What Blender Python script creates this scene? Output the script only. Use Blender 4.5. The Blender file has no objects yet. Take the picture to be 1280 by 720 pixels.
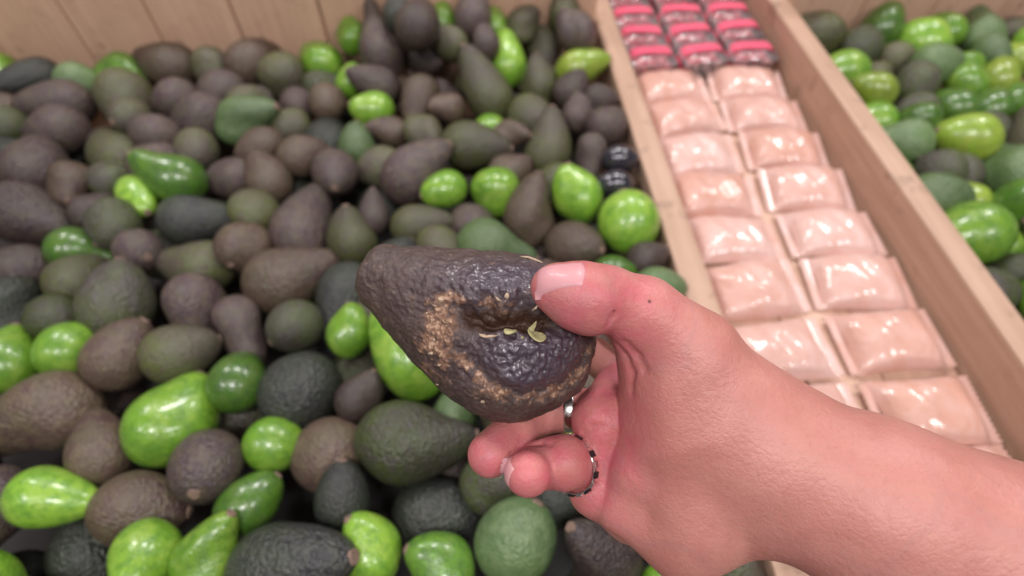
import bpy, bmesh, math, random
import numpy as np
from mathutils import Vector, Matrix, Quaternion, noise as mnoise

# ------------------------------------------------------------------ camera, world, lamps, exposure
C = bpy.context.scene.collection
scn = bpy.context.scene
PITCH = math.radians(54); CAM_H = .43; FOC = 700.0
cam_d = bpy.data.cameras.new('camera'); cam = bpy.data.objects.new('camera', cam_d); C.objects.link(cam)
cam_d.sensor_width = 36; cam_d.lens = 36*FOC/1280
cam.location = (0, 0, CAM_H); cam.rotation_euler = (math.pi/2-PITCH, 0, 0)
cam_d.clip_start = .01; cam_d.clip_end = 50
cam_d.dof.use_dof = True; cam_d.dof.focus_distance = .224; cam_d.dof.aperture_fstop = 5.6
scn.camera = cam
scn.view_settings.view_transform = 'Standard'; scn.view_settings.look = 'None'
scn.view_settings.exposure = -.2; scn.view_settings.gamma = 1.0
w = bpy.data.worlds.new('World'); scn.world = w; w.use_nodes = True
bg = w.node_tree.nodes['Background']; bg.inputs[0].default_value = (1, .93, .96, 1); bg.inputs[1].default_value = .18
for lx, ly, pw in ((-1.35, 1.75, 20), (.12, 1.75, 24), (1.55, 1.75, 20), (-1.35, -.75, 16), (.1, -.8, 24), (1.55, -.75, 16)):
    l = bpy.data.lights.new('ceiling_lamp', 'AREA'); l.shape = 'RECTANGLE'; l.size = .42; l.size_y = .34
    l.energy = pw*1.22; l.color = (1, .955, .95)
    o = bpy.data.objects.new('ceiling_lamp', l); C.objects.link(o); o.location = (lx, ly, 2.15)
    d = Vector((0.05, .45, 0))-o.location; o.rotation_euler = d.to_track_quat('-Z', 'Y').to_euler()
scn.cycles.max_bounces = 8; scn.cycles.transparent_max_bounces = 12

# ------------------------------------------------------------------ helpers
def link(name, me, mat=None, parent=None):
    o = bpy.data.objects.new(name, me); C.objects.link(o)
    if mat is not None:
        if len(me.materials) == 0: me.materials.append(mat)
        else: o.material_slots[0].link = 'OBJECT'; o.material_slots[0].material = mat
    if parent is not None: o.parent = parent
    return o
def tag(o, label=None, cat=None, group=None, kind=None):
    for k, v in (('label', label), ('category', cat), ('group', group), ('kind', kind)):
        if v: o[k] = v
    return o
def empty(name, loc=(0, 0, 0), rz=0):
    o = bpy.data.objects.new(name, None); C.objects.link(o); o.location = loc; o.rotation_euler = (0, 0, rz)
    o.empty_display_size = .02
    return o
def mesh(name, verts, faces, smooth=True):
    me = bpy.data.meshes.new(name); me.from_pydata([tuple(v) for v in verts], [], [tuple(f) for f in faces])
    if smooth: me.polygons.foreach_set('use_smooth', [True]*len(me.polygons))
    me.update(); return me
def box(name, x0, x1, y0, y1, z0, z1, bev=.0015, seg=2):
    bm = bmesh.new(); bmesh.ops.create_cube(bm, size=1)
    for v in bm.verts:
        v.co = Vector(((x0+x1)/2+v.co.x*(x1-x0), (y0+y1)/2+v.co.y*(y1-y0), (z0+z1)/2+v.co.z*(z1-z0)))
    if bev: bmesh.ops.bevel(bm, geom=bm.edges[:], offset=bev, segments=seg, affect='EDGES', profile=.6)
    me = bpy.data.meshes.new(name); bm.to_mesh(me); bm.free(); return me
class NT:
    def __init__(s, name):
        s.m = bpy.data.materials.new(name); s.m.use_nodes = True; s.t = s.m.node_tree
        s.b = s.t.nodes['Principled BSDF']; s.out = s.t.nodes['Material Output']
    def n(s, typ, **kw):
        nd = s.t.nodes.new(typ)
        for k, v in kw.items():
            if k.startswith('_'): setattr(nd, k[1:], v)
            else:
                key = k.replace('__', ' ')
                nd.inputs[key].default_value = v
        return nd
    def l(s, a, b): s.t.links.new(a, b)
    def noise(s, vec, scale, detail=4, rough=.55):
        nd = s.n('ShaderNodeTexNoise', Scale=scale, Detail=detail, Roughness=rough); s.l(vec, nd.inputs['Vector']); return nd.outputs['Fac']
    def voro(s, vec, scale, feat='F1'):
        nd = s.n('ShaderNodeTexVoronoi', _feature=feat, Scale=scale); s.l(vec, nd.inputs['Vector']); return nd.outputs['Distance']
    def ramp(s, fac, a, b, interp='EASE'):
        nd = s.n('ShaderNodeMapRange', _interpolation_type='SMOOTHSTEP'); s.l(fac, nd.inputs['Value'])
        nd.inputs['From Min'].default_value = a; nd.inputs['From Max'].default_value = b; return nd.outputs['Result']
    def math(s, op, a, b=None):
        nd = s.n('ShaderNodeMath', _operation=op)
        for i, x in enumerate((a, b)):
            if x is None: continue
            if isinstance(x, (int, float)): nd.inputs[i].default_value = x
            else: s.l(x, nd.inputs[i])
        return nd.outputs[0]
    def mix(s, fac, a, b):
        nd = s.n('ShaderNodeMix', _data_type='RGBA')
        for i, x in ((0, fac), (6, a), (7, b)):
            if isinstance(x, (int, float)): nd.inputs[i].default_value = x
            elif isinstance(x, tuple): nd.inputs[i].default_value = (*x, 1)
            else: s.l(x, nd.inputs[i])
        return nd.outputs[2]
    def bump(s, h, strength, dist, prev=None):
        nd = s.n('ShaderNodeBump', Strength=strength, Distance=dist); s.l(h, nd.inputs['Height'])
        if prev is not None: s.l(prev, nd.inputs['Normal'])
        return nd.outputs['Normal']
    def attr(s, name):
        return s.n('ShaderNodeAttribute', _attribute_name=name).outputs['Fac']
    def set(s, **kw):
        for k, v in kw.items():
            i = s.b.inputs[k.replace('__', ' ')]
            if isinstance(v, (int, float)): i.default_value = v
            elif isinstance(v, tuple): i.default_value = v if len(v) != 3 or i.type == 'VECTOR' else (*v, 1)
            else: s.l(v, i)
        return s
def plain(name, col, rough=.5, var=.12, scale=60, bump=.1, **kw):
    t = NT(name); co = t.n('ShaderNodeTexCoord').outputs['Object']
    f = t.noise(co, scale, 5)
    a = tuple(c*(1-var) for c in col); b = tuple(min(1, c*(1+var)) for c in col)
    t.set(Base__Color=t.mix(f, a, b), Roughness=rough, Normal=t.bump(f, bump, .001), **kw)
    return t.m

# ------------------------------------------------------------------ materials
def wood(name, a, b, axis):
    t = NT(name); co = t.n('ShaderNodeTexCoord').outputs['Object']
    oi = t.n('ShaderNodeObjectInfo').outputs['Random']
    mp = t.n('ShaderNodeMapping'); t.l(co, mp.inputs['Vector'])
    mp.inputs['Scale'].default_value = tuple(3 if i == axis else 60 for i in range(3))
    off = t.n('ShaderNodeCombineXYZ'); t.l(t.math('MULTIPLY', oi, 40), off.inputs[0]); t.l(t.math('MULTIPLY', oi, 17), off.inputs[2])
    t.l(off.outputs[0], mp.inputs['Location'])
    v = mp.outputs['Vector']
    g = t.noise(v, 1.6, 6, .6); g2 = t.noise(co, 7, 3)
    f = t.math('ADD', t.math('MULTIPLY', t.ramp(g, .3, .72), .7), t.math('MULTIPLY', t.ramp(g2, .35, .7), .3))
    f = t.math('ADD', f, t.math('MULTIPLY', t.math('SUBTRACT', oi, .5), .25))
    c = t.mix(f, b, a)
    st = t.ramp(t.noise(co, 22, 5, .65), .56, .72)
    c = t.mix(t.math('MULTIPLY', st, .5), c, (.16, .095, .06))
    t.set(Base__Color=c, Roughness=.55, Normal=t.bump(g, .25, .002))
    return t.m
M_wood_v = wood('pine_upright', (.78, .51, .36), (.60, .37, .25), 2)
M_wood_y = wood('pine_lengthwise', (.58, .38, .275), (.42, .26, .18), 1)
M_wood_x = wood('pine_crosswise', (.6, .38, .26), (.45, .26, .17), 0)

M_shelf = wood('varnished_pale_pine', (.74, .48, .36), (.58, .36, .26), 1)
_b = M_shelf.node_tree.nodes['Principled BSDF']; _b.inputs['Coat Weight'].default_value = .12; _b.inputs['Coat Roughness'].default_value = .35
def avo(name, base, neck, mott, rough, speck, spk_amt, bump, coat=0, spec=.5, sss=0, patch=None):
    patch = patch or neck
    t = NT(name); co = t.n('ShaderNodeTexCoord').outputs['Object']
    oi = t.n('ShaderNodeObjectInfo').outputs['Random']
    add = t.n('ShaderNodeVectorMath', _operation='ADD'); t.l(co, add.inputs[0])
    cx = t.n('ShaderNodeCombineXYZ'); 
    for i, k in enumerate((37., 71., 113.)): t.l(t.math('MULTIPLY', oi, k), cx.inputs[i])
    t.l(cx.outputs[0], add.inputs[1]); v = add.outputs[0]
    sx = t.n('ShaderNodeSeparateXYZ'); t.l(co, sx.inputs[0])
    big = t.noise(v, 2.1, 3); mid = t.noise(v, 7, 5, .65); fine = t.noise(v, 38, 4, .6)
    ax = t.math('ADD', sx.outputs[0], t.math('MULTIPLY', t.math('SUBTRACT', big, .5), 1.6))
    ax = t.math('ADD', ax, t.math('MULTIPLY', t.math('SUBTRACT', oi, .5), .6))
    c = t.mix(t.ramp(ax, -.45, .75), base, neck)
    c = t.mix(t.math('MULTIPLY', t.ramp(mid, .42, .62), .85), c, mott)
    c = t.mix(t.math('MULTIPLY', t.ramp(fine, .45, .75), .35), c, tuple(x*.6 for x in base))
    pt = t.noise(v, 3.1, 4, .6); c = t.mix(t.math('MULTIPLY', t.ramp(pt, .48, .66), .7), c, tuple(.5*a+.5*b for a, b in zip(neck, patch)))
    vd = t.voro(v, 24); sp = t.ramp(vd, .2, .08)
    sp = t.math('MULTIPLY', sp, t.math('MULTIPLY', t.ramp(t.noise(v, 5, 2), .4, .62), spk_amt))
    c = t.mix(sp, c, speck)
    scf = t.math('MULTIPLY', t.ramp(t.noise(v, 3.3, 6, .7), .66, .74), .5)
    c = t.mix(scf, c, tuple(x*.7+y for x, y in zip(mott, (.09, .065, .035))))
    hs = t.n('ShaderNodeHueSaturation'); t.l(c, hs.inputs['Color'])
    t.l(t.math('ADD', t.math('MULTIPLY', oi, .5), .6 if coat < .1 else .72), hs.inputs['Value'])
    n1 = t.bump(t.voro(v, 27, 'SMOOTH_F1'), bump*.75, .04)
    n2 = t.bump(t.noise(v, 15, 5), bump*.5, .04, n1)
    rr = t.math('ADD', t.math('MULTIPLY', t.math('SUBTRACT', mid, .5), .35), rough)
    t.set(Base__Color=hs.outputs[0], Roughness=rr, Normal=n2, Coat__Weight=coat, Coat__Roughness=.13, Specular__IOR__Level=spec)
    return t.m
AV = {
 'purple':   avo('ripe_purple_skin', (.096, .062, .066), (.080, .054, .062), (.13, .10, .07), .34, (.25, .19, .15), .5, .34, patch=(.10, .10, .05)),
 'brown':    avo('ripe_brown_skin', (.13, .085, .064), (.10, .058, .056), (.16, .12, .075), .36, (.28, .2, .15), .5, .3, patch=(.12, .12, .05)),
 'dkbrown':  avo('dark_brown_skin', (.065, .044, .042), (.05, .036, .038), (.095, .068, .055), .34, (.2, .15, .12), .5, .36),
 'olive':    avo('olive_skin', (.125, .14, .045), (.095, .078, .066), (.12, .095, .075), .34, (.26, .25, .12), .5, .3, patch=(.13, .17, .04)),
 'dkolive':  avo('dark_olive_skin', (.085, .11, .032), (.078, .062, .06), (.10, .085, .08), .34, (.2, .2, .1), .45, .34, patch=(.10, .16, .03)),
 'charcoal': avo('charcoal_skin', (.045, .052, .042), (.04, .04, .043), (.062, .064, .05), .33, (.16, .15, .12), .4, .36, patch=(.06, .085, .04)),
 'mid':      avo('sage_green_skin', (.13, .215, .075), (.105, .165, .075), (.17, .24, .11), .37, (.36, .45, .25), .5, .22, patch=(.09, .17, .05)),
 'green':    avo('bright_green_skin', (.17, .36, .03), (.24, .43, .045), (.11, .26, .025), .27, (.5, .6, .2), .9, .13, .45, patch=(.36, .5, .09)),
 'lime':     avo('yellow_green_skin', (.27, .37, .04), (.22, .35, .035), (.18, .25, .03), .28, (.5, .55, .2), .9, .13, .45, patch=(.36, .36, .08)),
 'dkgreen':  avo('dark_green_skin', (.075, .19, .02), (.11, .24, .025), (.06, .13, .025), .28, (.35, .45, .14), .6, .12, .55, patch=(.14, .2, .05)),
 'shiny':    avo('shiny_black_skin', (.028, .026, .036), (.03, .027, .04), (.04, .036, .05), .2, (.1, .1, .12), .2, .05, 1.),
}
M_scar = plain('dry_stem_scar', (.22, .145, .11), .8, .4, 9, .6)
M_shade_sheet = plain('black_shade_sheet', (.025, .022, .022), .6, .3, 40, .3)  # near-black colour standing in for the shade in gaps between fruit
M_floor = plain('floor_tile', (.45, .43, .42), .4, .1, 3, .05)

# ------------------------------------------------------------------ setting
me = mesh('floor', [(-6, -5, 0), (6, -5, 0), (6, 7, 0), (-6, 7, 0)], [(0, 1, 2, 3)], False)
fl = link('floor', me, M_floor); fl.location = (0, 0, -.95); tag(fl, kind='structure')

# ------------------------------------------------------------------ wooden bins
B0 = (0.16512, 0.39152, 0); YAW = 0.082206; VB = 0.43997
def bin_stand(name, label, u0, u1, v0, v1, group):
    root = empty(name, (B0[0], B0[1], -.95), YAW); tag(root, label, 'bin', group)
    return root
Zb = .95       # heights below are measured from the store floor
def board(root, name, x0, x1, y0, y1, z0, z1, mat, bev=.0025):
    cx, cy, cz = (x0+x1)/2, (y0+y1)/2, (z0+z1)/2
    me = box(name, x0-cx, x1-cx, y0-cy, y1-cy, z0-cz, z1-cz, bev)
    o = link(name, me, mat, root); o.location = (cx, cy, cz+Zb); return o
main_bin = bin_stand('wooden_bin', 'large pale wooden bin full of avocados under the hand', 0, 0, 0, 0, 'wooden produce bins')
UL = -.99; VF = -.62
x = UL; k = 0
rnd = random.Random(3)
while x < -.001:                       # back wall of upright planks
    x1 = min(x+.118+rnd.uniform(-.006, .006), -.001)
    if -x1 < .04: x1 = -.001
    board(main_bin, 'back_plank', x+.0012, x1-.0012, VB, VB+.02+rnd.uniform(-.001, .002), -.3, .105+rnd.uniform(-.003, .003), M_wood_v)
    x = x1
board(main_bin, 'back_rail', UL-.03, -.003, VB+.024, VB+.044, .02, .09, M_wood_x)
board(main_bin, 'side_board', 0, .031, VF, VB+.14, -.105, -.022, M_wood_y, .004)
board(main_bin, 'lower_side_board', .002, .029, VF, VB+.14, -.2, -.108, M_wood_y)
board(main_bin, 'left_board', UL-.03, UL, VF, VB-.002, -.2, .012, M_wood_y, .004)
board(main_bin, 'front_board', UL-.03, .031, VF-.03, VF-.002, -.2, -.02, M_wood_x, .004)
board(main_bin, 'bottom_board', UL, 0, VF, VB-.002, -.2, -.185, M_wood_x)
me = box('shade_sheet', UL+.004, -.004, VF+.004, VB-.006, Zb-.184, Zb-.181, 0); link('shade_sheet', me, M_shade_sheet, main_bin)  # dark sheet added over the bottom board so gaps look deeply shaded
for lx in (UL-.02, -.02):
    for ly in (VF+.05, VB-.08): board(main_bin, 'leg', lx-.03, lx+.03, ly-.03, ly+.03, -.95, -.2, M_wood_v)
U2 = .268
punnet_bin = bin_stand('wooden_bin', 'narrow wooden bin of plastic punnets right of the avocado bin', 0, 0, 0, 0, 'wooden produce bins')
for k, (xa, xb) in enumerate(((.033, .112), (.1135, .189), (.1905, U2-.002))):
    board(punnet_bin, 'shelf_plank', xa, xb, VF, VB+.14, -.085, -.07+.0008*(k % 2), M_shelf)
board(punnet_bin, 'back_plank', .003, .15, VB+.143, VB+.163, -.3, .1, M_wood_v)
board(punnet_bin, 'back_plank', .152, U2+.029, VB+.144, VB+.164, -.3, .104, M_wood_v)
board(punnet_bin, 'side_board', U2, U2+.03, VF, VB+.14, -.085, -.005, M_wood_y, .004)
board(punnet_bin, 'front_board', .034, U2+.03, VF-.03, VF-.002, -.2, -.02, M_wood_x, .004)
for ly in (VF+.05, VB-.08): board(punnet_bin, 'leg', U2-.05, U2+.01, ly-.03, ly+.03, -.95, -.088, M_wood_v)
far_bin = bin_stand('wooden_bin', 'wooden bin of mostly green avocados at the far right', 0, 0, 0, 0, 'wooden produce bins')
board(far_bin, 'bottom_board', U2+.032, .87, VF, VB-.002, -.2, -.185, M_wood_x)
me = box('shade_sheet', U2+.034, .866, VF+.004, VB-.006, Zb-.184, Zb-.181, 0); link('shade_sheet', me, M_shade_sheet, far_bin)  # same added dark sheet, shade for the gaps in this bin
x = U2+.033
while x < .87:
    board(far_bin, 'back_plank', x+.001, x+.117, VB, VB+.02+rnd.uniform(-.001, .002), -.3, .104+rnd.uniform(-.003, .003), M_wood_v); x += .118
board(far_bin, 'side_board', .872, .902, VF, VB-.002, -.2, .012, M_wood_y, .004)
board(far_bin, 'front_board', U2+.032, .902, VF-.03, VF-.002, -.2, -.02, M_wood_x, .004)
for ly in (VF+.05, VB-.08): board(far_bin, 'leg', .82, .868, ly-.03, ly+.03, -.95, -.2, M_wood_v)

# ------------------------------------------------------------------ avocados
SHAPES = {'necked': (1.72, .66, 8.0), 'long': (1.8, .44, 4.6), 'pear': (1.5, .42, 4.2), 'egg': (1.25, .24, 3.0), 'round': (1.08, .04, 2.2)}
def avo_mesh(shape, seed):
    L, nar, pw = SHAPES[shape]; r = random.Random(seed); nr, ns = 26, 30
    w_ = [(r.uniform(1.2, 3.2), r.uniform(1.2, 3.2), r.uniform(1.2, 3.2), r.uniform(0, 6.3), r.uniform(.006, .016)) for _ in range(7)]
    bend = r.uniform(-.07, .07)*(L-1)
    verts = []; faces = []
    def P(s, a):
        if s < 0: rad = .5*math.sqrt(max(0, 1-(s/.5)**2)); 
        else:
            t = s/(L-.5); tt = min(1, t*1.3) if shape == 'necked' else t; sm = tt*tt*(3-2*tt)
            rad = .5*(1-nar*sm)*(max(0, 1-t**pw))**.5
        p = Vector((s, rad*math.cos(a), rad*math.sin(a)))
        d = sum(q[4]*math.sin(q[0]*p.x*2+q[1]*p.y*2+q[2]*p.z*2+q[3]) for q in w_)
        p += Vector((.3*p.x, p.y, p.z)).normalized()*d if p.length > 1e-6 else Vector()
        if s > 0: p.y += bend*(s/(L-.5))**2
        return p
    verts.append(P(-.5, 0))
    for i in range(1, nr):
        f = (1-math.cos(math.pi*i/nr))/2; s = -.5+L*f
        for j in range(ns): verts.append(P(s, 2*math.pi*j/ns))
    verts.append(P(L-.5-1e-6, 0))
    for j in range(ns): faces.append((0, 1+(j+1) % ns, 1+j))
    for i in range(nr-2):
        for j in range(ns):
            a = 1+i*ns+j; b = 1+i*ns+(j+1) % ns; faces.append((a, b, b+ns, a+ns))
    e = len(verts)-1; q = 1+(nr-2)*ns
    for j in range(ns): faces.append((q+j, q+(j+1) % ns, e))
    return mesh('avocado_'+shape, verts, faces), verts[e].x, verts[e].y
def scar_mesh():
    v = []; f = []; n = 14
    prof = [(-.05, .085), (.006, .08), (.016, .068), (.012, .05), (.004, .04), (.016, .028), (.018, .0001)]
    for x_, r_ in prof:
        for j in range(n):
            a = 2*math.pi*j/n; k_ = 1+.1*math.sin(3*a+1)+.06*math.sin(5*a); v.append((x_, r_*k_*math.cos(a), r_*k_*math.sin(a)))
    for i in range(len(prof)-1):
        for j in range(n): f.append((i*n+j, i*n+(j+1) % n, (i+1)*n+(j+1) % n, (i+1)*n+j))
    f.append([(len(prof)-1)*n+j for j in range(n)])
    return mesh('stem_scar', v, f)
scar_me = scar_mesh(); scar_me.materials.append(M_scar)
protos = {}
for s_ in SHAPES: protos[s_] = [avo_mesh(s_, sd) for sd in (11, 23, 37)]
for v_ in protos.values():
    for m_, _, _ in v_: m_.materials.append(None)
ROWS = [
 ('necked', 'purple', 'm', (-0.1847, 0.7366, -0.0203), (-0.246, 0.77, 0.589), 0.0685, 'plump purple avocado whose thin neck sticks up against the back board'),
 ('necked', 'charcoal', 'm', (-0.1558, 0.7563, 0.0261), (-0.122, 0.893, 0.434), 0.046, 'nearly black avocado neck poking up beside the first upright neck at the back board'),
 ('egg', 'purple', 'm', (-0.1251, 0.7159, 0.0318), (0.089, 0.956, 0.278), 0.0622, 'round purple avocado touching the back board right of the two upright necks'),
 ('egg', 'green', 'm', (-0.1022, 0.7817, 0.0014), (0.174, 0.797, 0.579), 0.0427, 'small bright green avocado peeping out at the back board, left one of two'),
 ('pear', 'purple', 'm', (-0.056, 0.7708, 0.014), (0.168, 0.797, 0.58), 0.053, 'brown-purple pear shaped avocado between the two small green ones at the back board'),
 ('egg', 'green', 'm', (-0.0262, 0.7882, -0.0097), (-0.088, 0.806, 0.585), 0.0426, 'small bright green avocado peeping out at the back board, right one of two'),
 ('egg', 'olive', 'm', (0.0124, 0.7936, -0.0103), (0.705, 0.573, 0.418), 0.0474, 'small olive avocado at the back board above the bright green pear shaped one'),
 ('egg', 'olive', 'm', (-0.083, 0.7398, -0.0061), (-0.865, 0.405, 0.298), 0.0483, 'olive grey avocado above the thin end of the long dark one'),
 ('egg', 'purple', 'm', (-0.1308, 0.7526, -0.0337), (0.808, -0.544, 0.226), 0.0515, 'small round brown avocado with its tip turned right, above a second brown one'),
 ('egg', 'purple', 'm', (-0.0359, 0.7261, 0.0006), (-0.167, 0.791, 0.589), 0.0409, 'little purple avocado tucked left of the bright green pear shaped one'),
 ('long', 'olive', 'm', (-0.0284, 0.6551, -0.0375), (-0.47, 0.71, 0.525), 0.0651, 'longest dark avocado of the pile, lying tilted with its fat olive end lower right'),
 ('pear', 'green', 'm', (-0.0068, 0.7292, -0.0368), (-0.07, 0.806, 0.588), 0.0574, 'bright green pear shaped avocado standing out among dark ones near the back board'),
 ('pear', 'purple', 'm', (-0.1778, 0.6765, -0.03), (-0.905, 0.107, 0.411), 0.0512, 'purple avocado with neck pointing left, just above the green one with a pale stem end'),
 ('pear', 'brown', 'm', (-0.124, 0.6624, -0.0301), (-0.163, -0.95, -0.267), 0.055, "brown avocado with its narrow end pointing down, left of the longest one's thin end"),
 ('egg', 'green', 'm', (-0.1795, 0.624, -0.0301), (-0.903, -0.185, 0.388), 0.0469, 'green avocado showing a pale yellow stem end towards the left'),
 ('pear', 'brown', 'm', (-0.1511, 0.5922, -0.0412), (-0.863, -0.233, 0.449), 0.0391, 'small brown avocado with a stem scar, below the green one with pale stem end'),
 ('egg', 'brown', 'm', (-0.0836, 0.6358, -0.035), (-0.754, -0.485, 0.442), 0.0407, 'small brown avocado with a pinkish stem scar, left of the long dark one'),
 ('egg', 'olive', 'm', (-0.1152, 0.5813, -0.0301), (0.604, -0.783, -0.146), 0.0454, 'olive avocado wedged above the big purple one with its neck up right'),
 ('egg', 'green', 'm', (-0.2322, 0.7698, -0.0154), (0.0, 0.809, 0.588), 0.0439, 'bright green avocado left of the plump purple one with upright neck'),
 ('egg', 'green', 'm', (-0.2265, 0.6927, -0.037), (0.172, 0.797, 0.579), 0.0402, 'bright green avocado left of the purple one whose neck points left'),
 ('pear', 'olive', 'm', (0.0493, 0.795, -0.0377), (0.001, -0.932, -0.362), 0.0529, 'upright olive avocado with its brown tip pointing down, right of the green pear shaped one'),
 ('egg', 'olive', 'm', (0.0767, 0.7926, 0.0071), (-0.174, 0.797, 0.579), 0.0487, 'olive avocado in the back corner where back board and divider meet'),
 ('egg', 'purple', 'm', (0.0915, 0.7436, 0.0073), (-0.505, 0.678, 0.534), 0.0515, 'purple avocado leaning on the divider near the back corner'),
 ('pear', 'lime', 'm', (0.0873, 0.7104, -0.0257), (0.942, 0.271, 0.198), 0.0529, 'yellow green avocado lying on its side by the divider, partly covered by a purple one'),
 ('egg', 'purple', 'm', (0.0779, 0.6602, -0.0281), (0.505, 0.692, 0.516), 0.0464, 'glossy purple avocado lying on the yellow green one by the divider'),
 ('egg', 'purple', 'm', (0.1129, 0.6418, -0.0256), (1.0, 0.0, 0.0), 0.0391, 'small purple avocado squeezed against the divider below the yellow green one'),
 ('pear', 'olive', 'm', (0.0375, 0.6764, -0.0347), (-0.088, 0.805, 0.587), 0.0487, 'narrow olive avocado resting on the neck of the fat olive one below it'),
 ('pear', 'olive', 'm', (0.0456, 0.5542, -0.0434), (0.087, 0.806, 0.586), 0.0597, 'fat olive avocado with a lighter green base, standing above the brown pear shaped one'),
 ('egg', 'purple', 'm', (0.086, 0.6128, -0.0318), (0.0, 0.809, 0.588), 0.0422, "purple avocado right of the fat olive one's neck, above a hanging purple one"),
 ('pear', 'purple', 'm', (0.0975, 0.5425, -0.0276), (-0.086, -0.896, -0.436), 0.04, 'slim purple avocado pointing straight down beside the two shiny black ones'),
 ('egg', 'shiny', 'm', (0.1265, 0.523, -0.0259), (1.0, 0.0, 0.0), 0.036, 'shiny black avocado against the divider, upper one of two'),
 ('egg', 'shiny', 'm', (0.1225, 0.4779, -0.025), (-1.0, 0.0, 0.0), 0.036, 'shiny black avocado against the divider, lower one of two'),
 ('egg', 'mid', 'm', (-0.1975, 0.5613, -0.0429), (-0.0, 0.809, 0.588), 0.048, 'dull sage green avocado left of the olive one half under a purple one'),
 ('egg', 'olive', 'm', (-0.1584, 0.5357, -0.0482), (-0.939, -0.278, -0.202), 0.0526, 'olive avocado half hidden under the big purple one with its neck up right'),
 ('pear', 'purple', 'm', (-0.1251, 0.4959, -0.0301), (0.766, 0.52, 0.378), 0.0652, 'big purple avocado with its neck up right, left of two bright green ones'),
 ('pear', 'olive', 'm', (-0.0598, 0.5535, -0.03), (0.993, -0.12, 0.021), 0.0604, 'olive purple avocado lying level with its neck right, above two bright green ones'),
 ('pear', 'brown', 'm', (-0.0081, 0.5768, -0.0315), (0.853, -0.416, 0.316), 0.036, 'small brown avocado with a stem scar behind the neck of the level olive one'),
 ('egg', 'green', 'm', (-0.0746, 0.4771, -0.03), (-0.882, -0.464, 0.088), 0.0452, 'bright green avocado in shade, left one of the two below the level olive fruit'),
 ('round', 'green', 'm', (-0.0196, 0.475, -0.0318), (0.814, -0.581, 0.001), 0.0563, 'round bright green avocado left of the upright brown pear shaped one'),
 ('pear', 'purple', 'm', (-0.1578, 0.4355, -0.0383), (0.0, 0.809, 0.588), 0.036, 'slim purple avocado standing left of the level olive one above the held fruit'),
 ('egg', 'olive', 'm', (-0.1737, 0.3982, -0.0324), (-0.174, 0.797, 0.579), 0.0524, "olive brown avocado standing just above the held fruit's narrow end, left of it"),
 ('pear', 'olive', 'm', (-0.1122, 0.4252, -0.0376), (0.99, 0.113, 0.084), 0.0482, 'olive avocado lying level just above the held fruit, neck pointing right'),
 ('pear', 'mid', 'm', (-0.0301, 0.3895, -0.0302), (0.966, -0.209, -0.152), 0.0573, 'smooth sage green avocado rising just behind the held fruit'),
 ('pear', 'brown', 'm', (0.0171, 0.4288, -0.035), (0.208, 0.791, 0.575), 0.0556, 'brown pear shaped avocado standing neck up above the thumb'),
 ('egg', 'green', 'm', (0.0762, 0.4602, -0.0302), (-0.337, 0.646, 0.685), 0.0557, 'glossy bright green avocado between the upright brown one and the largest one by the divider'),
 ('round', 'green', 'm', (0.1279, 0.4166, -0.0251), (-0.174, 0.797, 0.579), 0.0662, 'largest glossy bright green avocado beside the divider above the hand'),
 ('egg', 'brown', 'm', (0.0625, 0.3936, -0.035), (0.754, -0.485, 0.442), 0.0555, 'brown olive avocado directly above the thumb with a scar at its right end'),
 ('egg', 'dkgreen', 'm', (0.1009, 0.3515, -0.0283), (1.0, -0.013, -0.004), 0.0387, 'dark green avocado just above the thumb joint'),
 ('egg', 'purple', 'm', (0.1378, 0.3668, -0.0253), (0.866, 0.405, 0.294), 0.036, 'small purple avocado behind the thumb, close to the divider'),
 ('egg', 'mid', 'm', (0.1391, 0.322, -0.0141), (1.0, 0.0, 0.0), 0.0428, 'sage green avocado at the back of the thumb base'),
 ('egg', 'green', 'm', (-0.1553, 0.2776, -0.0302), (-0.0, 0.809, 0.588), 0.0417, "bright green avocado left of the held fruit's narrow end"),
 ('pear', 'green', 'm', (-0.0918, 0.2486, -0.0354), (-0.5, 0.701, 0.509), 0.0642, 'large bright green avocado sticking out below the held fruit'),
 ('egg', 'purple', 'm', (-0.1382, 0.2147, -0.0369), (0.5, 0.701, 0.509), 0.0401, 'purple avocado left of the large green one below the held fruit'),
 ('pear', 'dkolive', 'm', (-0.0981, 0.1728, -0.0301), (0.997, 0.056, 0.059), 0.067, 'big dark olive avocado lying level under the large green one'),
 ('egg', 'mid', 'm', (-0.0522, 0.2014, -0.0506), (-0.002, 0.961, 0.278), 0.0421, 'grey green avocado in the shade between held fruit and fingertips'),
 ('egg', 'charcoal', 'm', (-0.0692, 0.1235, -0.0646), (0.983, -0.124, 0.138), 0.0635, 'charcoal avocado lying below the big dark olive one'),
 ('egg', 'charcoal', 'm', (-0.1357, 0.1245, -0.0332), (0.0, 0.809, 0.588), 0.045, 'charcoal avocado left of the other charcoal one at the front'),
 ('egg', 'green', 'm', (-0.1066, 0.0875, -0.0363), (-0.492, 0.588, 0.642), 0.0452, 'bright glossy green avocado at the front, left of the dark glossy green one'),
 ('egg', 'dkgreen', 'm', (-0.049, 0.0776, -0.0303), (-0.853, 0.295, 0.43), 0.0446, 'dark glossy green avocado at the front edge of the picture under the charcoal one'),
 ('round', 'mid', 'm', (0.0019, 0.0941, -0.0301), (0.5, 0.701, 0.509), 0.0617, 'big round sage green avocado below the curled little finger'),
 ('egg', 'dkolive', 'm', (-0.0163, 0.1428, -0.0376), (0.985, 0.102, -0.14), 0.0512, 'dark olive avocado in the gap under the fingertips'),
 ('pear', 'dkbrown', 'm', (0.074, 0.0817, -0.0351), (-0.606, 0.296, 0.738), 0.0509, 'dark brown avocado with a ringed stem scar pointing at the ring on the little finger'),
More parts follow.
